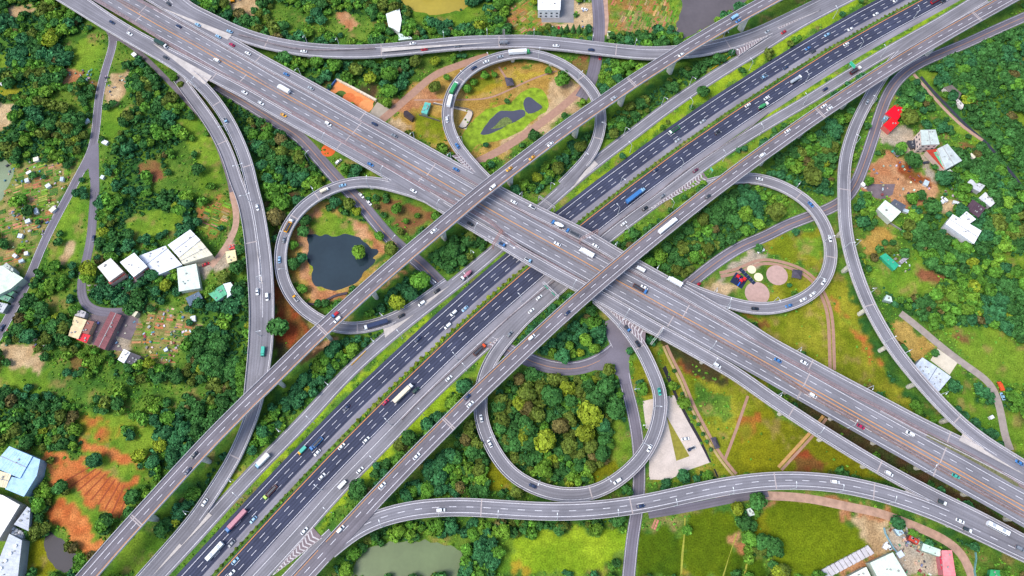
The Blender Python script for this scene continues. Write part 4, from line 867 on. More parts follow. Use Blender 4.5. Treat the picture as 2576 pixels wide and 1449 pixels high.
# tilled rows on the orange field
V, F = [], []
for i in range(9):
    a = np.array(at(*px('02 %d,%d' % (540 + i * 52, 720 + 0))[0])); a = np.array(pts('02 %d,%d' % (690 + i * 36, 620 + i * 20))[0]); b = np.array(pts('02 %d,%d' % (480 + i * 52, 740 + i * 34))[0])
    d = (b - a) / np.linalg.norm(b - a); nn = np.array([d[1], -d[0], 0]) * 0.45; q = len(V)
    V += [a + nn + [0, 0, .03], a - nn + [0, 0, .03], b - nn + [0, 0, .03], b + nn + [0, 0, .03]]; F.append((q, q + 1, q + 2, q + 3))
tag(link('furrow', mesh('furrow', V, F, mat('furrow', '8f4320', noise=0.2))), kind='structure')

# ------------------------------------------------------------------ buildings
BLD = []
def building(name, label, cat, roofs, h, wall='d8d4cc', group=None, ridge=0, windows=0, edge=True, base=0):
    """roofs: list of (tile string of the roof corners at height h, colour, height offset)"""
    allp = [pts(s, h + dh) for s, c, dh in roofs]
    cx = sum(p[0] for p in allp[0]) / len(allp[0]); cy = sum(p[1] for p in allp[0]) / len(allp[0])
    root = empty(name, (cx, cy, 0), label, cat, group)
    for (s, c, dh), P in zip(roofs, allp):
        P = [(p[0] - cx, p[1] - cy) for p in P]
        BLD.append([(p[0] + cx, p[1] + cy) for p in P])
        H = h + dh
        mx, my = sum(p[0] for p in P) / len(P), sum(p[1] for p in P) / len(P)
        ins = [(mx + (p[0] - mx) * 0.965, my + (p[1] - my) * 0.965) for p in P]
        mb = MB(); mb.prism(ins, base, H - 0.25); mb.build('wall', mat('wall_' + wall, wall, noise=0.1, scale=0.4), root)
        rm = mat('roof_' + c, c, rough=0.55, noise=0.16, scale=0.35, fine=0.12)
        mb = MB(); mb.prism(P, H - 0.25, H)
        ro = mb.build('roof', rm, root)
        # roof sheets: fine ribs along the longest side
        if len(P) == 4:
            e = [(P[(k + 1) % 4][0] - P[k][0], P[(k + 1) % 4][1] - P[k][1]) for k in range(4)]
            L_ = [math.hypot(*q) for q in e]
            k = 0 if L_[0] + L_[2] > L_[1] + L_[3] else 1
            A, B, C_, D = P[k], P[(k + 1) % 4], P[(k + 2) % 4], P[(k + 3) % 4]
            n = max(3, int(L_[k] / 1.6)); mb = MB()
            for i in range(1, n):
                t = i / n
                p = (A[0] + (B[0] - A[0]) * t, A[1] + (B[1] - A[1]) * t); q = (D[0] + (C_[0] - D[0]) * t, D[1] + (C_[1] - D[1]) * t)
                d = (q[0] - p[0], q[1] - p[1]); l = math.hypot(*d); a = math.atan2(d[1], d[0])
                mb.box(((p[0] + q[0]) / 2, (p[1] + q[1]) / 2, H + 0.02), (l * 0.98, 0.12, 0.12), a)
            mb.build('roof_rib', rm, ro)
            if ridge:
                p = ((A[0] + D[0]) / 2, (A[1] + D[1]) / 2); q = ((B[0] + C_[0]) / 2, (B[1] + C_[1]) / 2)
                d = (q[0] - p[0], q[1] - p[1]); l = math.hypot(*d); a = math.atan2(d[1], d[0])
                mb = MB(); mb.box(((p[0] + q[0]) / 2, (p[1] + q[1]) / 2, H + 0.09), (l, 0.4, 0.18), a); mb.build('ridge_cap', mat('ridge_grey', 'a0a0a0'), ro)
            # roof vents and patches of rust
            rr = random.Random(int(abs(cx) * 10)); mb = MB()
            for _ in range(rr.randint(2, 5)):
                t, u = rr.uniform(.15, .85), rr.uniform(.2, .8)
                p = (A[0] + (B[0] - A[0]) * t, A[1] + (B[1] - A[1]) * t); q = (D[0] + (C_[0] - D[0]) * t, D[1] + (C_[1] - D[1]) * t)
                w = rr.uniform(.5, 1.2); mb.box((p[0] + (q[0] - p[0]) * u, p[1] + (q[1] - p[1]) * u, H + 0.3), (w, w * .8, .7), rr.uniform(0, 3))
            mb.build('roof_vent', mat('vent_grey', '9a9a98'), root)
        if windows and len(P) == 4:
            for k in range(4):
                a, b = ins[k], ins[(k + 1) % 4]
                l = math.hypot(b[0] - a[0], b[1] - a[1]); ang = math.atan2(b[1] - a[1], b[0] - a[0])
                if l < 5: continue
                nx_, ny_ = math.sin(ang), -math.cos(ang)
                if (a[0] + b[0]) / 2 * nx_ + (a[1] + b[1]) / 2 * ny_ - mx * nx_ - my * ny_ < 0: nx_, ny_ = -nx_, -ny_
                for fl in range(max(1, int(H // 3.4))):
                    for i in range(int(l / 3.5)):
                        t = (i + .5) / int(l / 3.5)
                        mb = MB(); mb.box((a[0] + (b[0] - a[0]) * t + nx_ * .04, a[1] + (b[1] - a[1]) * t + ny_ * .04, 1.7 + 3.3 * fl), (1.5, .12, 1.3), ang)
                        mb.build('window', mat('window_glass', '2f3a46', rough=0.2, noise=0.05), root)
    return root
B_ = building
B_('house', 'three-storey house with stained white flat roof, left of its taller white twin', 'house', [('01 735,565 835,498 930,600 825,677', 'e2ded6', 0), ('01 815,680 930,603 945,622 830,698', '9c4a44', -2.5)], 9, 'c2a79b', windows=1)
B_('house', 'white-roofed house with dark red awning, beside the long white sheds', 'house', [('01 905,530 1012,458 1112,562 1008,642', 'eeeef0', 0), ('01 1005,640 1112,566 1122,580 1015,655', '93343a', -2.5)], 9, 'b3a09c', windows=1)
B_('shed', 'pale bluish white shed between the red-awning house and the long cream shed', 'warehouse', [('01 1048,482 1250,405 1262,425 1100,550', 'd9dde6', -1), ('01 1108,548 1266,428 1374,548 1172,634', 'dfe2ea', 0)], 6, 'c8ccd4')
B_('warehouse', 'long white ribbed roof warehouse with a cream half, largest of the left group', 'warehouse', [('01 1265,400 1435,283 1512,362 1350,494', 'e3e4ea', 0.6), ('01 1350,496 1512,365 1605,475 1378,545', 'd9d3bd', 0)], 7, 'c4bda8', ridge=1)
B_('shed', 'pale green roofed shed standing alone below the long warehouses', 'warehouse', [('01 1335,575 1480,540 1512,725 1350,750', 'd3e0d4', 0)], 5, 'b9c4ba')
B_('shed', 'shed with half green and half white roof near the left ramp', 'warehouse', [('01 1568,762 1682,698 1712,772 1632,826', '5fae86', 0), ('01 1684,694 1740,680 1782,745 1712,800 1716,770', 'd8e2e0', 0.5)], 5, 'a9b6b0')
B_('hut', 'small cream hut beside the left ramp', 'hut', [('01 1700,450 1775,435 1787,515 1715,540', 'e2d2a4', 0)], 4, 'c9b98e')
B_('hut', 'tiny red roofed hut right above the cream hut', 'hut', [('01 1722,402 1764,394 1772,425 1728,435', 'd0504c', 0)], 3, 'b08080')
B_('house', 'house with cream and bright red roofs beside the long maroon shed', 'house', [('01 560,938 655,965 590,1110 515,1085', 'd9c39a', 0), ('01 657,967 712,978 668,1075 612,1060', '8d5a50', -0.6), ('01 606,1062 682,1080 652,1140 577,1112', 'd8303c', -1.2)], 5, 'c0a98c')
B_('shed', 'long narrow maroon roofed shed', 'warehouse', [('01 835,900 918,930 790,1190 705,1150', '7d4a4e', 0)], 5, '8a7474', ridge=1)
B_('shed', 'white roofed shed half of a pair below the maroon shed', 'warehouse', [('01 935,1185 985,1210 935,1292 888,1265', 'ebebee', 0)], 4.5, 'c6c6c8')
B_('shed', 'dark grey roofed shed half of a pair below the maroon shed', 'warehouse', [('01 990,1210 1065,1240 1020,1312 955,1288', '4f4c54', 0)], 4.5, '7a767a')
B_('hut', 'small cream hut on the dark yard by the maroon shed', 'hut', [('01 990,885 1042,905 1016,942 975,922', 'ddd5b8', 0)], 4, 'b5ad94')
B_('house', 'grey-white roofed outbuilding above the cream and red house', 'house', [('01 575,875 650,905 635,948 555,930', 'b9b4b4', 0)], 4, 'a9a2a0')
B_('shed', 'dark blue-grey shed partly under trees below the pale green shed', 'warehouse', [('01 1400,800 1500,750 1530,800 1430,862', '5c6f80', 0)], 4, '56606c')
B_('factory', 'pale green roofed factory at the left edge, beside the country road', 'factory', [('01 -120,570 20,555 175,650 80,730 -120,830', 'c9d9c4', 0), ('01 20,555 48,532 100,580 95,610', 'b5bcb2', 0)], 7, 'a9b0a6')
for i, s in enumerate(('01 80,680 142,712 112,742 62,712', '01 50,725 110,755 82,785 32,760', '01 15,770 85,795 58,828 -10,805', '01 -60,820 60,845 20,910 -60,900')):
    B_('shed', ['small', 'second small', 'third small', 'long grey'][i] + (' green lean-to roof along the country road, counted from the top' if i < 3 else ' roofed shed below the green lean-tos at the left edge'), 'shed', [(s, ['5f9478', '54886a', '6c9c82', 'bfc2c4'][i], 0)], 4, '8d9690')
B_('factory', 'light blue roofed factory in the lower left corner', 'factory', [('02 70,470 245,545 150,712 -60,620', 'a9cdea', 0.8), ('02 250,548 303,570 278,690 180,850 38,792 90,700 152,715', 'a4c8e6', 0), ('02 -60,640 85,680 45,785 -60,765', 'dccfae', 0.3)], 8, '8fa6b8', ridge=1)
B_('factory', 'big white flat roofed factory below the light blue one', 'factory', [('02 -200,780 20,840 150,912 -20,1190 -200,1190', 'ece6e0', 0)], 9, 'b3aaa2')
B_('factory', 'triangular pale grey roof wedge beside the white factory', 'factory', [('02 205,925 228,940 215,1110 105,1060', 'b8bdc6', 0)], 7, '8d9298')
r_ = B_('factory', 'grey-white roofed factory with a row of round vents at the bottom left', 'factory', [('02 70,1130 165,1180 130,1500 -80,1500', 'bcc2ca', 0)], 8, '9aa0a6')
for i, (x, y) in enumerate(((120, 1222), (82, 1278), (45, 1335), (10, 1390))):
    p = at(*px('02 %d,%d' % (x, y))[0], 8); mb = MB()
    mb.tube((p[0] - r_.location.x, p[1] - r_.location.y, 8), (p[0] - r_.location.x, p[1] - r_.location.y, 8.9), 0.9, 0.9, 12); mb.build('round_vent', mat('vent_white', 'e8e8ea'), r_)
for i, (x, y) in enumerate(((95, 1090), (122, 1105), (148, 1118), (170, 1132), (98, 1122), (120, 1140), (142, 1150), (160, 1158))):
    p = at(*px('02 %d,%d' % (x, y))[0], 2); mb = MB(); mb.tube((0, 0, 0), (0, 0, 2.0), 1.1, 1.1, 14); mb.tube((0, 0, 2.0), (0, 0, 2.5), 1.1, 0.3, 14)
    o = mb.build('water_tank', mat('tank_white', 'd4d6da'), None, (p[0], p[1], 0)); tag(o, 'white round tank in the cluster between the two factory roofs, bottom left', 'tank', 'round tanks between the factory roofs')
B_('house', 'white flat roofed house by the yellow pond at the top', 'house', [('10 980,105 1082,65 1100,150 1082,245 1040,215 1000,200', 'dfe6e0', 0)], 5, 'c3c8c4')
B_('hut', 'low pale green roof at the top ramp edge, under trees', 'hut', [('10 1075,250 1150,265 1180,290 1075,305', 'c8dcd0', 0)], 4, 'b4bcb4')
B_('building', 'white multi-storey block on the grey yard at the top centre', 'building', [('20 195,-60 370,-60 365,75 195,75', 'f0f0f2', 0)], 9, 'e2e4e6', windows=1)
B_('hut', 'small pale yellow hut beside the dirt track at the top', 'hut', [('20 722,232 745,235 740,275 718,270', 'd8dcb0', 0)], 3, 'b9bc98')
B_('house', 'house with bright red roofs right of the side ramp', 'house', [('30 965,785 1045,815 975,912 885,855', 'e01028', 0.4), ('30 932,888 992,926 926,992 868,942', 'ea1a24', 0)], 5, 'c06058')
B_('hut', 'small light blue hut against the red roofed house', 'hut', [('30 880,870 912,885 898,908 870,895', '8ab8cc', 0)], 3.5, '86a4b0')
B_('apartment_house', 'tall cream house with pale grey vaulted roof', 'house', [('30 1150,980 1265,978 1295,1088 1160,1094', 'bcc6bf', 0)], 11, 'dcc8be', windows=1, ridge=1)
B_('shed', 'dark carport against the tall cream house', 'shed', [('30 1055,1060 1110,1058 1125,1108 1090,1118', '3b3f4a', 0)], 3, '55555a')
B_('warehouse', 'grey roofed warehouse beside the red and green terrace', 'warehouse', [('30 1278,1122 1355,1085 1465,1212 1342,1278', 'bcc4c2', 0)], 7, 'd0ccc4', ridge=1)
B_('terrace_house', 'low building with red tiled rim and green roof terrace', 'house', [('30 1195,1135 1278,1122 1375,1248 1330,1282', 'b04030', 0), ('30 1250,1150 1275,1145 1345,1240 1322,1262', '58b48c', 0.2)], 5, 'c8b0a4')
B_('ruin', 'abandoned concrete house with white broken walls in the right wood', 'house', [('30 1325,660 1388,640 1462,705 1440,745 1400,720', '6f665e', 0), ('30 1405,745 1425,735 1478,790 1470,818', 'd8d0cc', -1)], 4, 'cdc6c2')
B_('hut', 'low pale green hut roof below the grey warehouse', 'hut', [('30 1340,1295 1375,1275 1400,1305 1370,1325', 'd0dcc4', 0)], 3, 'b4bca8')
B_('shed', 'pale cream roofed shed with dark shed behind, right of the side ramp', 'warehouse', [('31 885,60 1005,150 930,225 825,125', 'd5dfd0', 0), ('31 955,52 1045,103 1008,145 925,85', '585c66', -0.6)], 5.5, 'b4bab0')
B_('factory', 'bright white L-shaped factory among the right trees', 'factory', [('31 1395,168 1612,292 1555,390 1340,240', 'eceef2', 0), ('31 1498,145 1570,205 1512,246 1448,190', 'eceef2', -0.4)], 7, 'c9ccd2', ridge=1)
B_('shed', 'dark maroon roofed shed above the bright white factory', 'warehouse', [('31 1545,55 1642,122 1590,192 1492,130', '55404a', 0)], 5, '6a5a60')
B_('shed', 'patchy white and grey roofed shed beside the dark maroon shed', 'warehouse', [('31 1640,0 1725,72 1680,112 1590,45', 'cfd0d2', 0)], 4, 'a2a4a6')
B_('shed', 'patchy white roofed shed in the right trees, below the grey warehouse', 'warehouse', [('30 1530,1352 1640,1400 1600,1449 1490,1390', 'c6c8ca', 0)], 4, 'a2a4a6')
B_('greenhouse', 'bright teal green netted greenhouse among garden plots', 'greenhouse', [('31 888,460 988,550 955,590 845,485', '34a883', 0)], 3, '3a9a78')
B_('hut', 'small grey shed beside the teal greenhouse', 'hut', [('31 1040,480 1062,500 1010,542 990,522', 'a9a3ac', 0)], 2.5, '8c8890')
B_('hut', 'small white-green hut in the trees at the end of the dirt track', 'hut', [('31 895,775 930,790 940,830 875,815', 'c4d6d0', 0)], 3.5, 'a4b4ae')
B_('warehouse', 'two-part light grey warehouse under the right ramp curve', 'warehouse', [('31 1165,1248 1276,1320 1196,1449 1108,1312', 'c3ccd8', 0.4), ('31 1280,1322 1382,1395 1290,1505 1200,1449', 'c6ced9', 0)], 7, '9aa2ac')
B_('warehouse', 'pale green roofed warehouse at the bottom edge, right', 'warehouse', [('32 770,1350 942,1270 1062,1470 850,1500', 'd2e0cf', 0)], 7, 'a6b0a4')
B_('warehouse', 'smaller pale roofed warehouse at the bottom edge, left of the green one', 'warehouse', [('32 590,1460 742,1380 790,1480 640,1500', 'dfe4d4', 0)], 6, 'a6b0a4')
B_('shed', 'pink roofed shed in the scrap yard, lower right', 'warehouse', [('32 1312,1255 1388,1255 1418,1449 1325,1449', 'e88c90', 0), ('32 1296,1300 1312,1300 1328,1400 1308,1400', 'c02848', -1.5)], 6, 'b06a70')
B_('shed', 'pale green lean-to between the rusty red frame and the pink shed', 'shed', [('32 1172,1202 1305,1250 1300,1305 1158,1255', 'c6dccc', 0)], 4, '98a89c')
B_('shed', 'small light blue roof at the scrap yard entrance', 'hut', [('32 952,1095 1000,1090 1028,1125 990,1148', 'b4d0e0', 0)], 3, '8496a0')
B_('shed', 'rusty red open frame shed in the scrap yard', 'shed', [('32 1072,1140 1145,1180 1130,1215 1058,1172', 'b84030', 0)], 4, '7c4038')
B_('hut', 'pale hut among bushes beside the olive rice field', 'hut', [('22 1772,945 1800,935 1840,985 1795,1000', 'ccd8cc', 0)], 3, 'a8b0a8')
B_('greenhouse', 'bright green net at the bottom right edge', 'greenhouse', [('32 1680,1400 1750,1405 1760,1460 1670,1460', '3aa064', 0)], 3, '3a8a5c')
B_('shelter', 'teal roofed shelter beside the fenced court in the top park', 'shelter', [('10 1275,770 1320,778 1290,862 1245,848', '5fb0a4', 0)], 3.5, '7c9c98')
B_('pavilion', 'dark brown slatted pavilion below the sand court', 'pavilion', [('10 1118,838 1140,832 1195,880 1175,905 1112,862', '3c3236', 0)], 3.5, '5a4c4c')
for s, l in (('10 1875,580 1933,585 1950,639 1893,647', 'small dark square pavilion in the top loop park'), ('31 188,580 262,590 252,655 180,642', 'grey pyramid roofed pavilion in the playground park'), ('22 1500,405 1540,398 1572,480 1535,490', 'dark roofed pavilion on the pink path, lower centre'),):
    P = pts(s, 3.5); cx, cy = sum(p[0] for p in P) / 4, sum(p[1] for p in P) / 4
    root = empty('pavilion', (cx, cy, 0), l, 'pavilion')
    Q = [(p[0] - cx, p[1] - cy, 3.0) for p in P]; dk = mat('pavilion_roof', '4c4854', noise=0.15)
    link('roof', mesh('roof', Q + [(0, 0, 4.6)], [(0, 1, 4), (1, 2, 4), (2, 3, 4), (3, 0, 4), (3, 2, 1, 0)], dk), root)
    for q in Q:
        mb = MB(); mb.tube((q[0] * .85, q[1] * .85, 0), (q[0] * .85, q[1] * .85, 3.1), 0.15); mb.build('post', mat('post_wood', '6a5648'), root)
    BLD.append([(p[0], p[1]) for p in P])
# scattered garden huts and sheds, far left plots
rr = random.Random(5)
HUTS = '00 1010,410 790,1072 770,1335 270,1200 465,1350 215,1300 360,1400 200,1360 580,890 650,910 20,625 01 268,142 207,218 395,130 158,518 195,462 110,480 150,330 1180,1325 440,690 340,1150 1460,955 1250,1190 30 1545,1175 1195,1380 720,1390 31 1320,70 1420,78 1470,10 1040,140 32 890,1225 1690,250 1000,1285'
HL = px(HUTS); cols = ['e8e8ea', 'd6dade', 'cfd8e2', 'e2dcc8', 'b8c8d0']
HC = ['white', 'grey-white', 'pale blue', 'cream', 'bluish']
for i, q in enumerate(HL):
    p = at(q[0], q[1], 2.2); w, d, a = rr.uniform(2.4, 4.4), rr.uniform(2.0, 3.4), rr.uniform(0, 3); k = i % 5
    side = 'left' if q[0] < 860 else ('right' if q[0] > 1716 else 'middle'); vert = 'upper' if q[1] < 483 else ('lower' if q[1] > 966 else 'middle')
    root = empty('garden_hut', (p[0], p[1], 0), 'tiny %s garden hut at a vegetable plot, %s %s part' % (HC[k], vert, side), 'hut', 'garden huts on the plots', a)
    mb = MB(); mb.box((0, 0, 1.0), (w * .9, d * .9, 2.0)); mb.build('wall', mat('wall_c6c6c8', 'c6c6c8'), root)
    mb = MB(); mb.box((0, 0, 2.15), (w, d, .22)); mb.box((0, 0, 2.3), (w * .96, .3, .12)); mb.build('roof', mat('roof_' + cols[k], cols[k]), root)
    BLD.append([(p[0] - 2, p[1] - 2), (p[0] + 2, p[1] - 2), (p[0] + 2, p[1] + 2), (p[0] - 2, p[1] + 2)])
# containers in a row beside the paddy
for i in range(11):
    t = i / 10; x, y = 440 + t * 325, 1428 - t * 172
    p = at(*px('32 %f,%f' % (x, y))[0], 2.4)
    root = empty('container', (p[0], p[1], 0), '%s box container in the row beside the rice field, %s from the left' % (['grey', 'white', 'pale'][i % 3], ORD[i]), 'container', 'containers in a row beside the rice field', math.radians(30 + rr.uniform(-4, 4)))
    c = ['a49ea0', 'e4e4e6', 'cfc8c4'][i % 3]
    mb = MB(); mb.box((0, 0, 1.2), (2.5, 5.2, 2.3)); mb.build('body', mat('cont_' + c, c), root)
    mb = MB(); mb.box((0, 0, 2.4), (2.6, 5.3, .12))
    for q in range(-4, 5): mb.box((0, q * .58, 2.48), (2.5, .1, .08))
    mb.build('lid', mat('cont_lid', 'c4c0c2'), root)
# court fences and walls
def wallrun(name, label, s, h, col, w=0.3, cat='wall'):
    p = Path(s, step=2.0, smooth=0); V, F = slab(p, -w / 2, w / 2, h, 0)
    tag(link(name, mesh(name, V, F, mat('w_' + col, col, noise=0.15))), label, cat)
wallrun('low_wall', 'pale concrete wall on the far side of the sand court', '10 612,606 760,685 910,765', 2.2, 'd8cdb8', 1.4)
wallrun('blue_wall', 'blue painted end wall of the sand court', '10 545,688 610,606', 2.0, '3c64a4', 0.6)
wallrun('fence', 'dark metal fence around the small court in the top park', '10 1335,785 1410,800 1530,815 1635,850 1580,970 1530,960', 1.5, '7c7672', 0.25, 'fence')
wallrun('fence', 'dark metal fence beside the teal roofed shelter in the top park', '10 1230,870 1300,890 1390,918', 1.5, '6c6662', 0.25, 'fence')
wallrun('retaining_wall', 'grey wall along the lower edge of the driveway by the twin houses', '01 665,745 800,748 930,732 1050,702 1150,655', 1.2, '8c8284', 0.4)
wallrun('retaining_wall', 'long grey wall behind the pale cream shed, right side', '31 700,50 800,140 900,225 1000,290', 1.4, '8c8886', 0.5)
wallrun('fence', 'light blue hoarding at the entrance of the scrap yard', '32 870,1085 880,1135 32 900,1165 940,1240 975,1280', 1.8, '7fa8b8', 0.3, 'fence')
wallrun('fence', 'teal fence bending along the lane in the lower right corner', '32 1560,1270 1565,1330 1550,1400 1560,1460', 1.6, '6a9c9c', 0.3, 'fence')
wallrun('barrier', 'yellow and black kerb barrier beside the top side road', '20 1500,530 1560,490 1620,450 1690,395', 0.8, 'd8a020', 0.3, 'barrier')
wallrun('barrier', 'yellow kerb barrier on the left edge of the side road, lower centre', '11 720,1310 780,1250 830,1200', 0.8, 'd8a020', 0.3, 'barrier')
wallrun('footbridge', 'dark wooden footbridge curving at the foot of the big pond', '11 385,845 450,850 520,825 600,785 690,765', 0.9, '4a4048', 1.6, 'footbridge')
# playground
p = pts('21 1712,668')[0]
root = empty('playground', (p[0], p[1], 0), 'red and blue climbing frame on a dark rubber mat in the right loop park', 'playground', None, math.radians(-35))
mb = MB(); mb.box((0, 0, .05), (9, 8.4, .1)); mb.build('mat', mat('rubber', '1f2a48'), root)
for x, y, h in ((-2, 1, 3), (1.2, -.5, 3.4), (2.4, 2, 2.6)):
    mb = MB(); mb.box((x, y, h), (2.2, 2.2, .3)); mb.box((x, y, h + .5), (1.6, 1.6, .5), 0, 0, .3)
    for a, b in ((-1, -1), (1, -1), (1, 1), (-1, 1)): mb.tube((x + a, y + b, 0), (x + a, y + b, h), .1)
    mb.build('tower', mat('play_red', 'd02830'), root)
mb = MB(); mb.tube((1.2, -1.5, 2.2), (1.2, -4, .4), .45); mb.build('slide', mat('play_blue', '3064c0'), root)
mb = MB(); mb.tube((-2, 1, 2.6), (1.2, -.5, 2.9), .3); mb.build('tunnel', mat('play_blue', '3064c0'), root)
p = pts('21 1775,635')[0]
root = empty('play_equipment', (p[0], p[1], 0), 'dark blue strip of exercise equipment beside the climbing frame', 'playground', None, math.radians(-52))
mb = MB(); mb.box((0, 0, .05), (14, 2.6, .1)); mb.build('mat', mat('rubber', '1f2a48'), root)
for i in range(5): mb = MB(); mb.tube((-5 + i * 2.5, -.8, 0), (-5 + i * 2.5, -.8, 1.6), .1); mb.tube((-5 + i * 2.5, .8, 0), (-5 + i * 2.5, .8, 1.6), .1); mb.tube((-5 + i * 2.5, -.8, 1.6), (-5 + i * 2.5, .8, 1.6), .1); mb.build('bar', mat('play_grey', '8c98a4'), root)
# ------------------------------------------------------------------ lamps, gantries, signs
rr = random.Random(3)
def lamp_meshes(double):
    mb = MB(); mb.tube((0, 0, 0), (0, 0, 9.6), 0.2, 0.12, 8); mb.box((0, 0, .25), (.5, .5, .5))
    pole = mb.me('pole', STEEL)
    arms = []
    for sgn in ((1, -1) if double else (1,)):
        mb = MB(); a = (0, 0, 9.5)
        for k in range(4):
            t = (k + 1) / 4; b = (0, -sgn * 2.6 * t, 9.5 + 1.3 * math.sin(t * math.pi / 2)); mb.tube(a, b, .11, .1, 6); a = b
        arms.append(mb.me('arm', STEEL))
        mb = MB(); mb.box((0, -sgn * 3.0, 10.8), (.42, 1.1, .2)); arms.append(mb.me('lamp_head', mat('lamp_head', 'e8ecee', rough=.3)))
    return pole, arms
LM = {False: lamp_meshes(False), True: lamp_meshes(True)}
LAMPS = {
 'RL': '00 1490,662! 1718,1010! 1838,1300! 01 1900,70! 1915,690 1925,1090', 'T': '10 385,345 625,378 1418,285 1745,268 20 165,270 605,315 925,355 1595,300',
 'M1': '10 342,578 1198,1048 1480,1195 21 95,15 805,385 1105,570 1620,890 31 215,1200 32 745,35', 'M3': '10 75,825 518,1095 948,1345 11 1375,135 1640,335 21 450,750 820,1000 1100,1095 1500,1320 32 95,50 345,400',
 'Lm': '21 1480,1215 32 600,335 1185,665', 'RB': '12 960,1070 1390,998 1828,1012 22 335,1030 790,1002 1220,912 1640,832 32 170,792 515,802 900,888',
 'LT': '10 1758,485 1545,600 1490,930 1555,1085 20 200,450 515,610 692,990', 'LL': '10 850,1430 11 460,35 242,350 235,620', 'LR': '30 225,1405 31 430,380 370,695 40,830 21 1520,770 1610,895',
 'LB': '21 815,1010 22 1075,190 985,470 722,735 205,740 12 1800,410 1645,140', 'RR': '30 765,795 680,1100 31 650,410 762,765 1018,1225 550,430 872,1140 32 1290,88',
 'H1': '20 1650,425 1340,640 1130,790 845,1015 540,1200 290,1425 1345,825 890,1150 1790,530 11 1625,480 1345,700 950,945 885,1135 1105,1105 1600,680 12 185,355 545,10 440,292 02 1430,965 1760,725 1830,858 30 490,140',
 'G2': '20 1870,1020 1590,1215 1275,1275 815,1390 30 275,630 680,380 1100,135 21 800,165 70,830 11 1520,1270 12 1020,310 500,800', 'H2': '30 265,790 850,430 21 870,330 1205,130 12 1265,235 910,590 570,970 11 1590,1350', 'n4': '10 395,1215 11 1040,400', 'n3': '22 945,60 1010,330'}
def road_ord(lst):
    return {id(q): i for i, q in enumerate(sorted(lst, key=lambda q: q['s']))}
for key, s in LAMPS.items():
    r = ROADS[key]; L_ = []; t = ''
    for tok in s.split():
        if ',' not in tok: t = tok; continue
        dbl = tok.endswith('!'); q = px(t + ' ' + tok.strip('!'))[0]
        s0, o0 = r.path.snap(q); o0 = min(max(o0, r.lo + .2), r.hi - .2) if r.elevated else o0
        if r.elevated: o0 = r.lo + .2 if o0 < (r.lo + r.hi) / 2 else r.hi - .2
        L_.append(dict(s=s0, o=o0, d=dbl))
    od = road_ord(L_)
    for q in L_:
        P = r.path.at(np.array([q['s']]), q['o'])[0]; P[2] += r.bias
        a = r.path.tan(q['s']); c = (r.lo + r.hi) / 2
        rz = a + (0 if q['o'] < c else math.pi)
        # the arm points along local -y; right of travel is -y when rz equals the heading
        lab = '%sgrey street lamp on the %s, %s from its %s end' % ('double-armed ' if q['d'] else '', r.phrase, ORD[min(od[id(q)], 19)], r.ends[0])
        root = empty('street_lamp', tuple(P), lab, 'street lamp', 'street lamps along the roads', rz)
        pole, arms = LM[q['d']]
        link('pole', pole, root)
        for k in range(0, len(arms), 2):
            am = link('arm', arms[k], root); link('lamp_head', arms[k + 1], am)

def gantry(label, a, b, z, h, col, signs=0, sc='2f9a78'):
    A, B = Vector(pts(a, z)[0]), Vector(pts(b, z)[0]); m_ = mat('gantry_' + col, col, noise=.1)
    root = empty('gantry', tuple(A), label, 'gantry', None, math.atan2((B - A).y, (B - A).x)); L_ = (B - A).length
    for x in (0, L_):
        for y in (-.5, .5):
            mb = MB(); mb.tube((x, y, 0), (x, y, h + .9), .16, .16, 6); mb.build('post', m_, root)
        mb = MB()
        for k in range(5): mb.tube((x, -.5, h * k / 5), (x, .5, h * (k + 1) / 5), .07, .07, 4)
        mb.build('post_bracing', m_, root)
    mb = MB(); n = int(L_ / 1.3)
    for y in (-.6, .6):
        for zz in (h, h + 1.1): mb.tube((0, y, zz), (L_, y, zz), .11, .11, 6)
        for k in range(n): mb.tube((L_ * k / n, y, h if k % 2 else h + 1.1), (L_ * (k + 1) / n, y, h + 1.1 if k % 2 else h), .07, .07, 4)
    for k in range(n + 1): mb.tube((L_ * k / n, -.6, h + 1.1), (L_ * k / n, .6, h + 1.1), .07, .07, 4)
    mb.build('truss', m_, root)
    for k in range(signs):
        mb = MB(); mb.box((L_ * (k + .6) / (signs + .2), -.85, h + .4), (min(3.4, L_ / signs * .8), .15, 2.4)); f = mb.build('sign_panel', mat('sign_green', sc, rough=.4, noise=.04), root)
        mb = MB(); c_ = L_ * (k + .6) / (signs + .2)
        for e in (-1.15, 1.15): mb.box((c_, -.935, h + .4 + e), (min(3.4, L_ / signs * .8) * .96, .01, .07))
        mb.build('sign_border', WHITE, f)
gantry('reddish lattice gantry over the upper side carriageway, near the crossing of the viaducts', '21 508,392', '21 640,322', 9, 6.5, 'a8877f')
gantry('reddish lattice gantry over the lower side carriageway, left of the centre', '11 1790,432', '11 1856,318', 9, 6.5, 'a87d74')
gantry('grey lattice gantry over the top curving ramp', '10 1874,352', '10 1870,268', 8, 6, '9a9498')
gantry('grey lattice gantry over the left side road, just above the main crossing', '21 200,70', '21 318,155', 0, 7, 'a9a4a6')
gantry('white lattice gantry with green sign panels, below the main crossing', '21 232,712', '21 345,822', 0, 7, 'c4c2c6', 2)
gantry('white lattice gantry at the fork of the bottom loop ramp', '21 1048,1150', '21 1118,1062', 9, 6, 'c8c4c0')
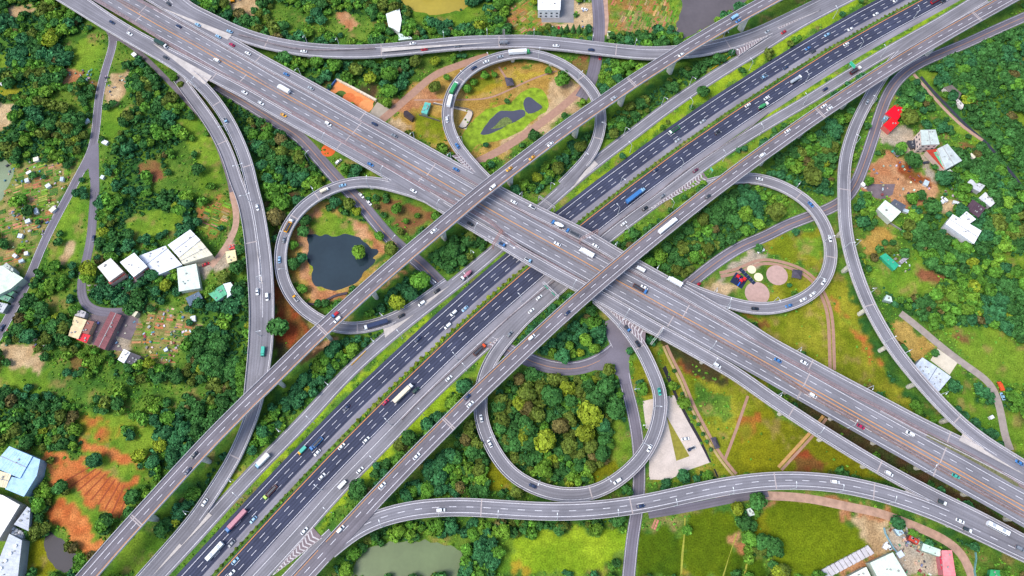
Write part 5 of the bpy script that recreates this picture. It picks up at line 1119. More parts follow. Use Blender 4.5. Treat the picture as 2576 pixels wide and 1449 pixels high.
for a, w, h, lab in (('30 618,520', 5.5, 3.4, 'large green road sign on the verge beside the dump truck'), ('20 1495,1305', 3.0, 2.0, 'small green exit sign at the nose of the right loop ramp')):
    p = pts(a, 0)[0]; root = empty('road_sign', p, lab, 'road sign', None, math.radians(-58))
    for x in (-w * .3, w * .3): mb = MB(); mb.tube((x, 0, 0), (x, 0, 6.4), .12); mb.build('post', STEEL, root)
    nz = 5.0; mb = MB(); mb.box((0, -.2, nz), (w, .15, h)); f = mb.build('panel', mat('sign_teal', '3fbf98', rough=.4, noise=.04), root)
    mb = MB(); mb.box((0, -.29, nz + h / 2 - .15), (w * .95, .02, .08)); mb.box((0, -.29, nz - h / 2 + .15), (w * .95, .02, .08)); mb.build('border', WHITE, f)
# painted lane arrows and a speed figure
def painted(name, spec, key, poly, scale=1.0):
    r = ROADS[key]; s0, o0 = r.path.snap(px(spec)[0]); P = r.path.at(np.array([s0]), o0)[0]; a = r.path.tan(s0) + (math.pi if key in ('M1', 'U') else 0)
    V, F = [], []
    for q in poly:
        b = len(V); V += [(P[0] + (x * math.cos(a) - y * math.sin(a)) * scale, P[1] + (x * math.sin(a) + y * math.cos(a)) * scale, P[2] + r.bias + .03) for x, y in q]; F.append(tuple(range(b, len(V))))
    tag(link(name, mesh(name, V, F, WHITE)), kind='structure')
ARW = [[(-2.5, -.18), (.6, -.18), (.6, .18), (-2.5, .18)], [(.6, -.75), (2.4, 0), (.6, .75)]]
for q in ('11 1880,380', '11 1850,420', '21 5,415'): painted('arrow_marking', q, 'M3', ARW)
for q in ('21 600,350',): painted('arrow_marking', q, 'M1', ARW)
painted('speed_marking', '21 568,338', 'M1', [[(-1.6, -.2), (1.6, -.2), (1.6, .05), (-1.6, .05)], [(-.6, .05), (-.2, .05), (-.2, 1.1), (-.6, 1.1)], [(-.2, .85), (1.6, .2), (1.6, .5), (-.2, 1.1)],
        [(-1.6, -.6), (1.6, -.6), (1.6, -.85), (-1.6, -.85)], [(-1.6, -1.3), (1.6, -1.3), (1.6, -1.55), (-1.6, -1.55)], [(1.3, -.85), (1.6, -.85), (1.6, -1.3), (1.3, -1.3)], [(-1.6, -.85), (-1.3, -.85), (-1.3, -1.3), (-1.6, -1.3)]])
for q in ('11 1760,338', '11 1735,362', '11 1770,380', '11 1790,352'): painted('lane_text_marking', q, 'M3', [[(-.9, -.5), (.9, -.5), (.9, -.25), (-.9, -.25)], [(-.9, .25), (.9, .25), (.9, .5), (-.9, .5)], [(-.15, -.5), (.15, -.5), (.15, .5), (-.15, .5)]])

# ------------------------------------------------------------------ vehicles
PAINT = {'white': 'eceef0', 'silver': 'a9b0b8', 'grey': '7d838c', 'dark grey': '3c4048', 'black': '1c1e24', 'navy': '26365a', 'blue': '3f78b4', 'light blue': '8cb8d8', 'red': 'b81c2c', 'magenta': 'b0184c',
         'maroon': '6a2848', 'yellow': 'e0a010', 'orange': 'd85020', 'teal': '3fb09a', 'green': '3c9a5c', 'lime': 'b4dc5a', 'dark green': '26443c', 'cream': 'e4d8bc', 'pink': 'b07080', 'brown': '5a3a34', 'dark red': '5c2026'}
def pmat(c):
    return mat('paint_' + c.replace(' ', '_'), PAINT[c], rough=.35, noise=.03, spec=.5, fine=.02)
GLASS = mat('window_glass', '2f3a46', rough=.15, noise=.05, spec=.6); TYRE = mat('tyre', '17181a', noise=.1); TAIL = mat('tail_light', 'a01818'); HEAD = mat('head_light', 'e8e8e0', rough=.2)
def loft(rings, close=True):
    n = len(rings[0]); V = [p for r in rings for p in r]; F = []
    for i in range(len(rings) - 1):
        for j in range(n):
            k = (j + 1) % n; F.append((n * i + j, n * i + k, n * (i + 1) + k, n * (i + 1) + j))
    F.append(tuple(range(n))[::-1]); F.append(tuple(range(n * (len(rings) - 1), n * len(rings))))
    return V, F
def ring(x, w, z0, z1, r=.2):
    return [(x, -w + r * .6, z0), (x, w - r * .6, z0), (x, w, z0 + r), (x, w, z1 - r), (x, w - r, z1), (x, -w + r, z1), (x, -w, z1 - r), (x, -w, z0 + r)]
VC = {}
def part(key, fn, m):
    if key not in VC: V, F = fn(); VC[key] = mesh(key[0], V, F, m)
    return VC[key]
def wheels(root, xs, w, r=.33):
    for x in xs:
        for s in (-1, 1):
            k = ('wheel', r)
            if k not in VC:
                mb = MB(); mb.tube((0, -.14, 0), (0, .14, 0), r, r, 12); VC[k] = mb.me('wheel', TYRE)
            o = link('wheel', VC[k], root); o.location = (x, s * w, r)
def lights(root, x0, x1, w, z):
    for x, m_, nm in ((x1, HEAD, 'headlight'), (x0, TAIL, 'tail_light')):
        for s in (-1, 1):
            k = (nm,)
            if k not in VC:
                mb = MB(); mb.box((0, 0, 0), (.12, .34, .16)); VC[k] = mb.me(nm, m_)
            o = link(nm, VC[k], root); o.location = (x, s * w, z)
def car(root, c, kind):
    if kind in ('car', 'taxi'):
        body = lambda: loft([ring(-2.35, .72, .35, .85), ring(-2.2, .85, .28, .98), ring(-1.5, .9, .25, 1.0), ring(0, .92, .25, .95), ring(1.2, .91, .25, .92), ring(2.0, .86, .28, .82), ring(2.32, .7, .38, .7)])
        gl = lambda: loft([ring(-1.9, .7, .9, 1.02, .06), ring(-1.15, .72, .9, 1.36, .12), ring(.1, .72, .9, 1.42, .12), ring(.55, .73, .9, 1.36, .12), ring(1.3, .76, .88, .98, .06)])
        rf = lambda: loft([ring(-1.1, .6, 1.3, 1.42, .05), ring(-.4, .66, 1.36, 1.47, .05), ring(.2, .65, 1.36, 1.46, .05), ring(.45, .58, 1.3, 1.42, .05)])
        xs, w, l = (-1.4, 1.45), .8, (-2.33, 2.26, .62, .66)
    else:   # van, suv
        body = lambda: loft([ring(-2.45, .8, .4, 1.0), ring(-2.35, .9, .3, 1.25), ring(-1, .94, .28, 1.3), ring(1.0, .94, .28, 1.2), ring(2.0, .88, .3, 1.05), ring(2.42, .76, .4, .85)])
        gl = lambda: loft([ring(-2.36, .8, 1.15, 1.7, .12), ring(-2.1, .84, 1.15, 1.88, .12), ring(.6, .82, 1.15, 1.88, .12), ring(1.55, .84, 1.05, 1.2, .06)])
        rf = lambda: loft([ring(-2.2, .74, 1.8, 1.93, .05), ring(-1, .8, 1.85, 1.98, .05), ring(.3, .78, 1.85, 1.97, .05), ring(.68, .7, 1.78, 1.9, .05)])
        xs, w, l = (-1.5, 1.5), .84, (-2.46, 2.38, .66, .8)
    t = 'car' if kind in ('car', 'taxi') else 'van'
    bd = link('body', part(('body', t, c), body, pmat(c)), root); link('windows', part(('windows', t), gl, GLASS), root); rfo = link('roof', part(('roof', t, c), rf, pmat(c)), root)
    if kind == 'taxi':
        mb = MB(); mb.box((0, 0, 1.55), (.2, .6, .18)); mb.build('roof_sign', WHITE, rfo)
    wheels(root, xs, w); lights(root, l[0], l[1], l[2], l[3])
def cab(root, x, c, w=1.15, h=2.6, ln=1.9):
    k = ('cab', c, w, h, ln)
    link('cab', part(k, lambda: loft([ring(-ln / 2, w, .6, h, .15), ring(ln * .15, w, .6, h, .15), ring(ln * .38, w * .97, .6, h * .8, .15), ring(ln / 2, w * .95, .6, h * .52, .15)]), pmat(c)), root).location = (x, 0, 0)
    k = ('windscreen', w, h, ln)
    link('windscreen', part(k, lambda: loft([ring(ln * .2, w * .9, h * .6, h * .97, .1), ring(ln * .41, w * .9, h * .58, h * .8, .1), ring(ln * .515, w * .88, h * .54, h * .56, .01)]), GLASS), root).location = (x, 0, 0)
def boxpart(root, name, x0, x1, w, z0, z1, c, r=.08):
    k = (name, x0, x1, w, z0, z1, c, r)
    return link(name, part(k, lambda: loft([ring(x0, w, z0, z1, r), ring(x1, w, z0, z1, r)]), pmat(c)), root)
def truck(root, c, kind, c2):
    if kind == 'small truck':
        cab(root, 2.3, c, .95, 2.1, 1.5); boxpart(root, 'chassis', -2.9, 2.6, .5, .5, .8, 'dark grey', .05); boxpart(root, 'cargo_box', -2.95, 1.4, 1.0, .85, 2.5, c2); wheels(root, (-1.8, 2.2), .85, .38); lights(root, -2.98, 3.08, .75, .75)
    elif kind == 'pickup':
        cab(root, 1.5, c, .9, 1.9, 1.7); boxpart(root, 'chassis', -2.4, 2.0, .5, .45, .7, 'dark grey', .05); bed = boxpart(root, 'cargo_bed', -2.45, .6, .92, .72, 1.15, c2); boxpart(root, 'load', -2.2, .4, .7, 1.16, 1.35, 'dark grey' if c2 != 'red' else 'red'); wheels(root, (-1.5, 1.5), .8, .34); lights(root, -2.47, 2.38, .7, .7)
    elif kind == 'box truck':
        cab(root, 4.1, c, 1.15, 2.7, 1.9); boxpart(root, 'chassis', -5.0, 4.6, .6, .6, .95, 'dark grey', .05); boxpart(root, 'cargo_box', -5.1, 2.95, 1.25, 1.0, 3.6, c2, .1); wheels(root, (-3.6, -2.6, 3.9), 1.0, .48); lights(root, -5.12, 5.06, .9, .9)
    elif kind == 'long truck':
        cab(root, 6.6, c, 1.2, 3.0, 2.3); boxpart(root, 'chassis', -7.4, 7.2, .6, .65, 1.0, 'dark grey', .05); boxpart(root, 'trailer', -7.6, 5.1, 1.27, 1.05, 3.7, c2, .1); wheels(root, (-6.4, -5.2, 3.6, 6.2), 1.02, .5); lights(root, -7.62, 7.76, .9, .9)
        mb = MB()
        for k in range(7): mb.box((-6.6 + 1.85 * k, 0, 3.72), (.12, 2.4, .05))
        mb.build('roof_rib', pmat(c2), root)
    elif kind == 'flatbed':
        cab(root, 3.9, c, 1.15, 2.6, 1.9); boxpart(root, 'chassis', -4.8, 4.4, .6, .6, .95, 'dark grey', .05); boxpart(root, 'cargo_bed', -4.9, 2.7, 1.2, 1.0, 1.25, c2, .05)
        for y in (-1.12, 1.12):
            mb = MB(); mb.box((-1.1, y, 1.5), (7.5, .1, .6)); mb.build('side_board', pmat(c2), root)
        boxpart(root, 'load', -4.2, 1.8, .8, 1.26, 1.9, 'dark grey' if c2 != 'dark grey' else 'brown', .25); wheels(root, (-3.4, -2.4, 3.7), 1.0, .48); lights(root, -4.92, 4.86, .9, .9)
    elif kind == 'tanker':
        cab(root, 3.9, c, 1.15, 2.7, 1.9); boxpart(root, 'chassis', -4.8, 4.4, .6, .6, .95, 'dark grey', .05)
        mb = MB(); mb.tube((-4.8, 0, 2.15), (2.6, 0, 2.15), 1.15, 1.15, 16); mb.tube((-5.0, 0, 2.15), (-4.8, 0, 2.15), .8, 1.15, 16); mb.tube((-2.6, 0, 3.25), (-2.6, 0, 3.5), .3, .3, 8); mb.build('tank', pmat(c2), root); wheels(root, (-3.4, -2.4, 3.7), 1.0, .48); lights(root, -5.0, 4.86, .9, .9)
    elif kind == 'mixer':
        cab(root, 3.6, c, 1.15, 2.7, 1.9); boxpart(root, 'chassis', -4.2, 4.2, .6, .6, .95, 'dark grey', .05)
        mb = MB(); mb.tube((-4.0, 0, 2.9), (-2.0, 0, 2.5), .6, 1.25, 14); mb.tube((-2.0, 0, 2.5), (.6, 0, 2.2), 1.25, 1.2, 14); mb.tube((.6, 0, 2.2), (2.2, 0, 2.0), 1.2, .6, 14); mb.build('drum', pmat(c2), root); mb = MB(); mb.tube((-4.2, 0, 2.4), (-4.9, 0, 1.4), .35, .2, 8); mb.build('chute', pmat('grey'), root)
        wheels(root, (-3.0, -1.9, 3.4), 1.0, .48); lights(root, -4.3, 4.56, .9, .9)
    elif kind == 'coach':
        boxpart(root, 'body', -5.8, 5.8, 1.25, .35, 3.3, c, .25); k = ('windows', 'coach')
        link('windows', part(k, lambda: loft([ring(-5.5, 1.28, 1.6, 2.7, .05), ring(5.85, 1.28, 1.5, 2.8, .05)]), GLASS), root)
        for x in (-3, 2.5): mb = MB(); mb.box((x, 0, 3.42), (1.8, 1.5, .25)); mb.build('roof_unit', pmat('silver'), root)
        wheels(root, (-3.7, 3.9), 1.08, .5); lights(root, -5.82, 5.82, 1.0, .8)
TR = {'st': 'small truck', 'pk': 'pickup', 'bt': 'box truck', 'lt': 'long truck', 'fb': 'flatbed', 'tk': 'tanker', 'mx': 'mixer', 'co': 'coach'}
SC_ = {'w': 'white', 's': 'silver', 'g': 'grey', 'G': 'dark grey', 'k': 'black', 'n': 'navy', 'b': 'blue', 'l': 'light blue', 'r': 'red', 'm': 'magenta', 'M': 'maroon', 'y': 'yellow', 'o': 'orange', 't': 'teal', 'e': 'green', 'i': 'lime', 'E': 'dark green', 'c': 'cream', 'p': 'pink', 'B': 'brown', 'R': 'dark red'}
# per road: tile x,y:kind:cab colour[box colour]
TRAFFIC = {
 'A': (-1, '02 1467,533:car:G 1422,655:car:n 11 598,925:pk:br 617,962:van:w 1343,292:car:w 20 1275,413:car:w 770,743:car:s 290,1087:car:w 150,1190:taxi:y 10 1910,1275:taxi:y 1787,1415:van:w 20 1673,135:st:ll 1706,158:car:b'),
 'B': (1, '12 640,1092:van:w 953,763:car:w 1213,543:car:w 1618,150:car:w 1597,95:car:n 21 148,1095:van:w 417,912:car:n 1173,258:lt:ww 1477,33:car:G 30 145,988:car:w 418,800:car:w 462,817:car:w 20 1887,1170:van:w'),
 'H2': (1, '12 368,1105:car:w 787,648:car:w 657,755:st:ww 11 1457,1405:car:w 1690,1190:fb:oB 21 205,795:car:w 145,895:car:w 1003,123:car:k 1135,30:car:g 843,238:car:w 20 1385,1285:car:M 30 430,672:car:n 655,535:fb:wR'),
 'G1': (-1, '02 1630,1258:co:w 1752,1200:car:g 1790,1030:lt:bp 1915,1020:car:l 12 112,815:fb:iR 352,500:st:yt 458,450:fb:bb 465,515:car:w 683,177:car:n 11 1222,1110:car:n 1448,1010:van:w 1493,912:van:w 1578,880:car:l 20 1220,985:fb:we 1437,915:car:s 1250,1057:car:s 1900,580:pk:ll 30 130,512:car:n 297,365:car:b 338,390:car:G 443,262:car:l 618,220:car:w 810,107:car:w 960,2:car:w'),
 'G2': (1, '02 1778,1330:car:l 1750,1425:car:w 12 500,695:car:w 648,468:car:w 833,420:car:w 980,133:car:m 1115,70:lt:wc 1208,45:van:E 21 925,35:lt:lb 20 1083,1283:car:n 975,1445:st:ll 1550,1000:car:k 1777,793:car:w 1890,805:mx:we 1920,740:car:w 30 205,605:tk:ws 587,333:car:w 1262,6:fb:rr 1320,8:car:k'),
 'H1': (-1, '12 55,580:bt:lw 11 1590,630:mx:wp 1365,747:car:k 30 115,243:car:r 20 1925,238:car:s'),
 'LL': (1, '11 1252,840:van:w 1097,933:car:k 908,1003:lt:wn 300,800:pk:yw 178,510:car:l 213,360:car:g 250,255:fb:wy 10 655,1398:car:l 520,1437:st:wc'),
 'RL': (1, '00 1255,435:car:G 1705,910:pk:lw 11 13,115:car:w 12,750:car:w 87,790:van:w 58,1205:st:tt 02 1548,890:car:w'),
 'M3': (1, '00 848,168:car:n 982,255:car:w 1225,338:bt:wE 1848,697:car:w 10 40,778:car:w 210,868:taxi:y 865,1240:car:b 1190,1440:car:w 11 1620,240:car:k 1860,395:pk:bb 21 123,513:pk:lw 1545,1307:van:w 32 908,672:van:w 1310,890:pk:wE 1720,1085:co:w'),
 'RB': (1, '12 1395,948:van:w 22 970,918:car:n 32 503,735:van:w 1445,1030:car:w 1500,1097:pk:wE 1895,1238:van:g'),
 'Lm': (1, '21 965,732:fb:bB 32 1413,693:car:t 697,318:car:m 335,85:van:w 10 547,935:van:w'),
 'U': (-1, '00 1350,198:car:n 1638,455:van:w 10 213,678:bt:ww 21 342,390:car:w 560,460:bt:ww 998,718:car:w 31 70,1268:car:b 32 1067,372:van:w'),
 'M1': (-1, '00 1495,187:car:l 1650,275:car:l 1752,337:car:m 1873,402:car:w 10 230,560:car:b 415,665:car:s 895,935:car:n 1045,1023:car:g 1510,1278:car:b 21 15,75:car:w 150,112:pk:ww 345,248:mx:bw 458,312:fb:bg 630,405:car:w 968,582:st:ww 1222,678:bt:ww 31 270,1285:car:w'),
 'LR': (1, '21 1425,780:car:w 1830,878:car:k 31 153,857:car:b 263,810:car:w 335,768:car:w 418,677:car:w 465,350:car:w 320,93:car:b 20 1865,1350:car:w'),
 'T': (-1, '00 1275,28:car:G 1735,237:car:l 10 362,387:car:w 1185,328:car:w 1270,373:car:r 1520,347:car:g 1868,325:st:gg 20 332,345:car:w 597,375:car:n'),
 'LT': (1, '10 1645,512:car:n 1737,465:car:w 1843,428:car:s 1497,668:bt:we 1465,765:bt:ww 1442,902:car:w 1520,1100:car:b 20 55,400:lt:ew'),
 'LB': (1, '21 870,1030:pk:bG 950,1145:car:k 22 1112,55:car:t 1037,482:car:w 795,730:van:w 155,765:car:n 12 1700,257:car:w 1765,447:car:w 11 1915,1070:car:g'),
 'RR': (-1, '30 745,770:car:s 32 1890,590:car:b'),
 'n4': (1, '11 797,25:car:w 855,80:car:w'), 'n1': (1, '21 1875,445:van:w 1400,700:car:r'), 'n7': (1, '01 710,350:car:n'), 'n6': (-1, '01 22,1022:car:n'), 'n5': (1, '20 665,432:car:r')}
KN = {'car': 'car', 'taxi': 'taxi', 'van': 'van'}
def make_vehicle(P, rz, kind, c, c2, label, group):
    nm = {'car': 'car', 'taxi': 'taxi', 'van': 'van'}.get(kind, TR.get(kind, kind).replace(' ', '_'))
    nm = {'mixer': 'mixer_truck', 'tanker': 'tank_truck', 'flatbed': 'flatbed_truck'}.get(nm, nm)
    root = empty(nm, P, label, 'truck' if kind in TR and kind != 'co' else nm, group, rz)
    if kind in ('car', 'taxi', 'van'): car(root, c, kind)
    else: truck(root, c, TR[kind], c2 or c)
    k = 1.06; root.scale = (k, k, k)
for key, (dr, s) in TRAFFIC.items():
    r = ROADS[key]; L_ = []; t = ''
    for tok in s.split():
        if ':' not in tok: t = tok; continue
        a, kind, col = tok.split(':'); q = px(t + ' ' + a)[0]
        s0, o0 = r.path.snap((q[0], q[1] + 1.5))
        c, c2 = SC_[col[0]], SC_[col[1]] if len(col) > 1 else None
        desc = '%s %s' % (c, KN.get(kind) or TR[kind]) if kind in KN or kind == 'co' or c2 == c else '%s-cab %s %s' % (c, c2, TR[kind])
        L_.append(dict(s=s0, o=o0, kind=kind, c=c, c2=c2, d=desc))
    for q in L_:
        same = sorted([z for z in L_ if z['d'] == q['d']], key=lambda z: z['s']); i = [id(z) for z in same].index(id(q))
        how = 'the only one' if len(same) == 1 else '%s from its %s end' % (ORD[i], r.ends[0] or 'upper')
        lab = '%s on the %s, %s' % (q['d'], r.phrase, how)
        P = r.path.at(np.array([q['s']]), q['o'])[0]; P[2] += r.bias + (.07 if not r.elevated else .02)
        make_vehicle(tuple(P), r.path.tan(q['s']) + (0 if dr > 0 else math.pi), q['kind'], q['c'], q['c2'], lab, 'vehicles on the roads')
for a, z, kind, c, c2, rz, lab in (('22 1307,415', 0, 'car', 'white', None, 8, 'white car parked on the pale triangular car park, upper of two'), ('22 1350,490', 0, 'pk', 'navy', 'white', 205, 'white and navy pickup parked on the pale triangular car park, lower of two'),
        ('10 625,1225', 0, 'van', 'white', None, 50, 'white van parked beside the sand circle under the main crossing'), ('20 305,222', 0, 'car', 'white', None, 95, 'white car parked near the row of conifers'), ('20 352,220', 0, 'car', 'red', None, 90, 'red car parked near the row of conifers'),
        ('32 905,1222', 0, 'car', 'white', None, 118, 'white car parked at the light blue hoarding, scrap yard'), ('01 1557,548', 0, 'car', 'red', None, 25, 'red car parked on the yard right of the cream warehouse'), ('32 1745,20', 0, 'st', 'orange', 'orange', 100, 'orange truck parked beside the grey dirt track, right edge'),
        ('30 955,1165', 0, 'st', 'teal', 'grey', 125, 'grey truck with teal cab on the yard below the red roofs'), ('32 1765,95', 0, 'car', 'light blue', None, 100, 'light blue car parked below the orange truck'), ('31 1325,60', 0, 'van', 'white', None, 125, 'white van in the clearing above the white factory'),
        ('01 790,680', 0, 'car', 'black', None, 15, 'black car in front of the left twin house'), ('01 985,645', 0, 'car', 'teal', None, 140, 'teal car between the twin houses'), ('20 545,75', 0, 'car', 'white', None, 155, 'white car on the dirt lot right of the white block'), ('00 1550,10', 0, 'car', 'grey', None, 60, 'grey car on the dirt lot beyond the top left ramp'), ('30 1190,1230', 0, 'car', 'dark grey', None, 10, 'dark grey car below the tiled terrace building')):
    P = pts(a, z)[0]; make_vehicle((P[0], P[1], .06), math.radians(rz), kind, c, c2, lab, 'parked vehicles')
p = pts('00 1760,12', 0)[0]
root = empty('excavator', p, 'yellow excavator on the pale dirt lot beyond the top left ramp', 'excavator', None, .2)
for y in (-1.1, 1.1): mb = MB(); mb.box((0, y, .45), (4, .6, .9), 0, 0, .9); mb.build('track', TYRE, root)
mb = MB(); mb.box((-.2, 0, 1.6), (3, 2.4, 1.2), 0, 0, .9); mb.build('body', pmat('yellow'), root); mb = MB(); mb.box((.9, .7, 2.5), (1.3, 1.0, 1.2), 0, 0, .85); mb.build('cab', GLASS, root)
mb = MB(); mb.tube((1, -.3, 1.8), (3.6, -.3, 3.6), .3); mb.tube((3.6, -.3, 3.6), (5.4, -.3, 1.2), .22); mb.build('arm', pmat('yellow'), root); mb = MB(); mb.box((5.4, -.3, .8), (.9, 1.1, .8)); mb.build('bucket', pmat('grey'), root)

# ------------------------------------------------------------------ trees
def leafmat(name, cols, attr=None):
    m = bpy.data.materials.new(name); t, b = nt(m); N, L = t.nodes, t.links
    b.inputs['Roughness'].default_value = .75; b.inputs['Specular IOR Level'].default_value = .15
    at1 = N.new('ShaderNodeAttribute'); at1.attribute_name = 'leaf'
    g = N.new('ShaderNodeNewGeometry'); n = N.new('ShaderNodeTexNoise'); n.inputs['Scale'].default_value = .8; n.inputs['Detail'].default_value = 4; L.new(g.outputs['Position'], n.inputs['Vector'])
    mr = N.new('ShaderNodeMapRange'); mr.inputs[1].default_value = .3; mr.inputs[2].default_value = .7; mr.inputs[3].default_value = .7; mr.inputs[4].default_value = 1.35; L.new(n.outputs['Fac'], mr.inputs[0])
    v = N.new('ShaderNodeVectorMath'); v.operation = 'SCALE'; L.new(mr.outputs[0], v.inputs['Scale'])
    if cols:
        mu = N.new('ShaderNodeVectorMath'); mu.operation = 'MULTIPLY'; mu.inputs[1].default_value = lin(cols); L.new(at1.outputs['Color'], mu.inputs[0])
        oi = N.new('ShaderNodeObjectInfo'); m2 = N.new('ShaderNodeMapRange'); m2.inputs[3].default_value = .8; m2.inputs[4].default_value = 1.25; L.new(oi.outputs['Random'], m2.inputs[0])
        v2 = N.new('ShaderNodeVectorMath'); v2.operation = 'SCALE'; L.new(mu.outputs[0], v2.inputs[0]); L.new(m2.outputs[0], v2.inputs['Scale']); L.new(v2.outputs[0], v.inputs[0])
    else: L.new(at1.outputs['Color'], v.inputs[0])
    L.new(v.outputs[0], b.inputs['Base Color'])
    return m
def crown(n, seed, flat_=.8, lobes=9, size=.26):
    r = np.random.RandomState(seed)
    C = [np.array([0, 0, 0.])] ; R = [.72]
    for i in range(lobes):
        a = 2.4 * i + r.rand() * .8; e = r.uniform(-.25, .95); d = r.uniform(.4, .66)
        C.append(np.array([math.cos(a) * d * math.cos(e), math.sin(a) * d * math.cos(e), math.sin(e) * d * .8])); R.append(r.uniform(.28, .46))
    C, R = np.array(C), np.array(R)
    w = R ** 2; w = w / w.sum(); k = r.choice(len(R), n, p=w)
    d = r.normal(size=(n, 3)); d[:, 2] = np.abs(d[:, 2]) * 1.1 - .35; d /= np.linalg.norm(d, axis=1)[:, None]
    P = C[k] + d * (R[k] * r.uniform(.82, 1.08, n))[:, None]; P[:, 2] *= flat_
    N_ = d + r.normal(size=(n, 3)) * .38; N_ /= np.linalg.norm(N_, axis=1)[:, None]
    U = np.cross(N_, r.normal(size=(n, 3))); U /= np.linalg.norm(U, axis=1)[:, None]; W_ = np.cross(N_, U)
    s = r.uniform(.6, 1.25, n)[:, None] * size
    U, W_ = U * s, W_ * s * r.uniform(.7, 1.1, n)[:, None]
    V = np.stack([P - U - W_ * .6, P + U * .7 - W_, P + U + W_ * .7, P - U * .6 + W_], 1)
    lt = r.uniform(.75, 1.2, len(R))[k] * r.uniform(.8, 1.2, n)
    return V.reshape(-1, 3), np.repeat(lt, 4)
HI = [crown(620, 100 + i, .76, 10 + i % 4, .155) for i in range(7)]
LO = [crown(190, 200 + i, .7, 9, .235) for i in range(8)]
BU = [crown(34, 300 + i, .7, 4, .42) for i in range(6)]
def crown_mesh(name, V, lt, m):
    me = mesh(name, V, np.arange(len(V)).reshape(-1, 4), m)
    ca = me.color_attributes.new('leaf', 'FLOAT_COLOR', 'POINT')
    ca.data.foreach_set('color', np.stack([lt, lt, lt * .95, np.ones(len(lt))], 1).astype(np.float32).ravel())
    return me
PALT = {'dark': '406f36', 'teal': '3b7044', 'mid': '598830', 'yellow': '82922a', 'olive': '5f702c', 'brown': '665f36', 'light': '6a9030'}
PDESC = {'dark': 'dark green broadleaf', 'teal': 'deep bluish green broadleaf', 'mid': 'mid green broadleaf', 'yellow': 'bright yellow-green broadleaf', 'olive': 'olive green broadleaf', 'brown': 'brownish green broadleaf', 'light': 'light green broadleaf'}
LMAT = {k: leafmat('leaf_' + k, v) for k, v in PALT.items()}
CM = {}
BARK = mat('bark', '5a4a3a', noise=.3, scale=2)
mb = MB(); mb.tube((0, 0, 0), (.04, 0, .55), .075, .05, 7); mb.tube((.04, 0, .5), (.3, .15, .95), .035, .015, 5); mb.tube((.04, 0, .5), (-.25, .2, .9), .035, .015, 5); mb.tube((.04, 0, .5), (0, -.3, .92), .035, .015, 5)
TRUNK = mb.me('trunk', BARK)
def tree(x, y, r, pal, label, group, var=0, name='tree', h=None):
    h = h or r * 1.05
    root = empty(name, (x, y, 0), label, 'tree', group, rr.uniform(0, 6.28))
    k = (var % 7, pal)
    if k not in CM: CM[k] = crown_mesh('crown', HI[var % 7][0], HI[var % 7][1], LMAT[pal])
    t = link('trunk', TRUNK, root); t.scale = (r * .9, r * .9, h * 1.1)
    c = link('crown', CM[k], root); c.location = (0, 0, h); c.scale = (r, r, r * .95)
ANCH = [(1410, 1090, 'the wood inside the bottom loop'), (1440, 850, 'the thicket above the curved local road'), (1800, 570, 'the wood left of the right loop'), (2050, 430, 'the wood between lower viaduct and right ramp'),
        (2450, 220, 'the big wood at the top right'), (2400, 680, 'the wood along the right edge'), (1600, 230, 'the belt right of the top loop'), (1400, 440, 'the strip below the upper viaduct, centre'), (930, 190, 'the belt above the sand court'),
        (720, 380, 'the thicket below the main crossing'), (400, 380, 'the thicket inside the left ramp'), (120, 340, 'the thicket left of the country road'), (100, 120, 'the upper left corner thicket'), (180, 960, 'the lower left wood'), (540, 880, 'the wood along the left ramp'),
        (820, 950, 'the strip left of the side road'), (1000, 730, 'the strip inside the left loop'), (1130, 640, 'the triangle by the main crossing'), (1130, 1150, 'the scrub right of the lower viaduct'), (1150, 1340, 'the bushes below the bottom ramp'),
        (800, 60, 'the grove at the top left'), (1350, 90, 'the trees along the top ramp'), (430, 1280, 'the strip below the long upper viaduct'), (450, 760, 'the trees around the left houses'), (2250, 1250, 'the hedge at the bottom right'), (1180, 1000, 'the verge by the lower viaduct'), (2300, 1000, 'the slope at the lower right')]
def unproj_inv(p, z=3):
    c, s = math.cos(TH), math.sin(TH); d = (p[0], p[1], z - CH)
    f = d[1] * c - d[2] * s; dn = -d[1] * s - d[2] * c
    return 1288 + FPX * d[0] / f, 724.5 + FPX * dn / f
# free ground for planting
def blocked(X, Y, R_):
    B = np.zeros(len(X), bool); Q = np.stack([X, Y], 1)
    for key, r in ROADS.items():
        lo = min([r.lo] + [b[0] for b in r.bands]); hi = max([r.hi] + [b[1] for b in r.bands])
        P = r.path.P; near = (X > P[:, 0].min() - 14) & (X < P[:, 0].max() + 14) & (Y > P[:, 1].min() - 14) & (Y < P[:, 1].max() + 14)
        ii = np.where(near)[0]
        for a in range(0, len(ii), 2000):
            j = ii[a:a + 2000]; s_, o_, z_, al = r.path.near(Q[j])
            g = R_[j] * (.75 if r.elevated else .8) * np.where(z_ > 7, .35, 1.0)
            B[j] |= (o_ > lo - g) & (o_ < hi + g) & (al < 3.5)
    for poly in BLD:
        xs = [p[0] for p in poly]; ys = [p[1] for p in poly]; mx, my = sum(xs) / len(xs), sum(ys) / len(ys)
        big_ = [(mx + (p[0] - mx) * 1.18, my + (p[1] - my) * 1.18) for p in poly]
        B |= inside(X, Y, big_)
    for s in FREE:
        B |= inside(X, Y, s)
    return B
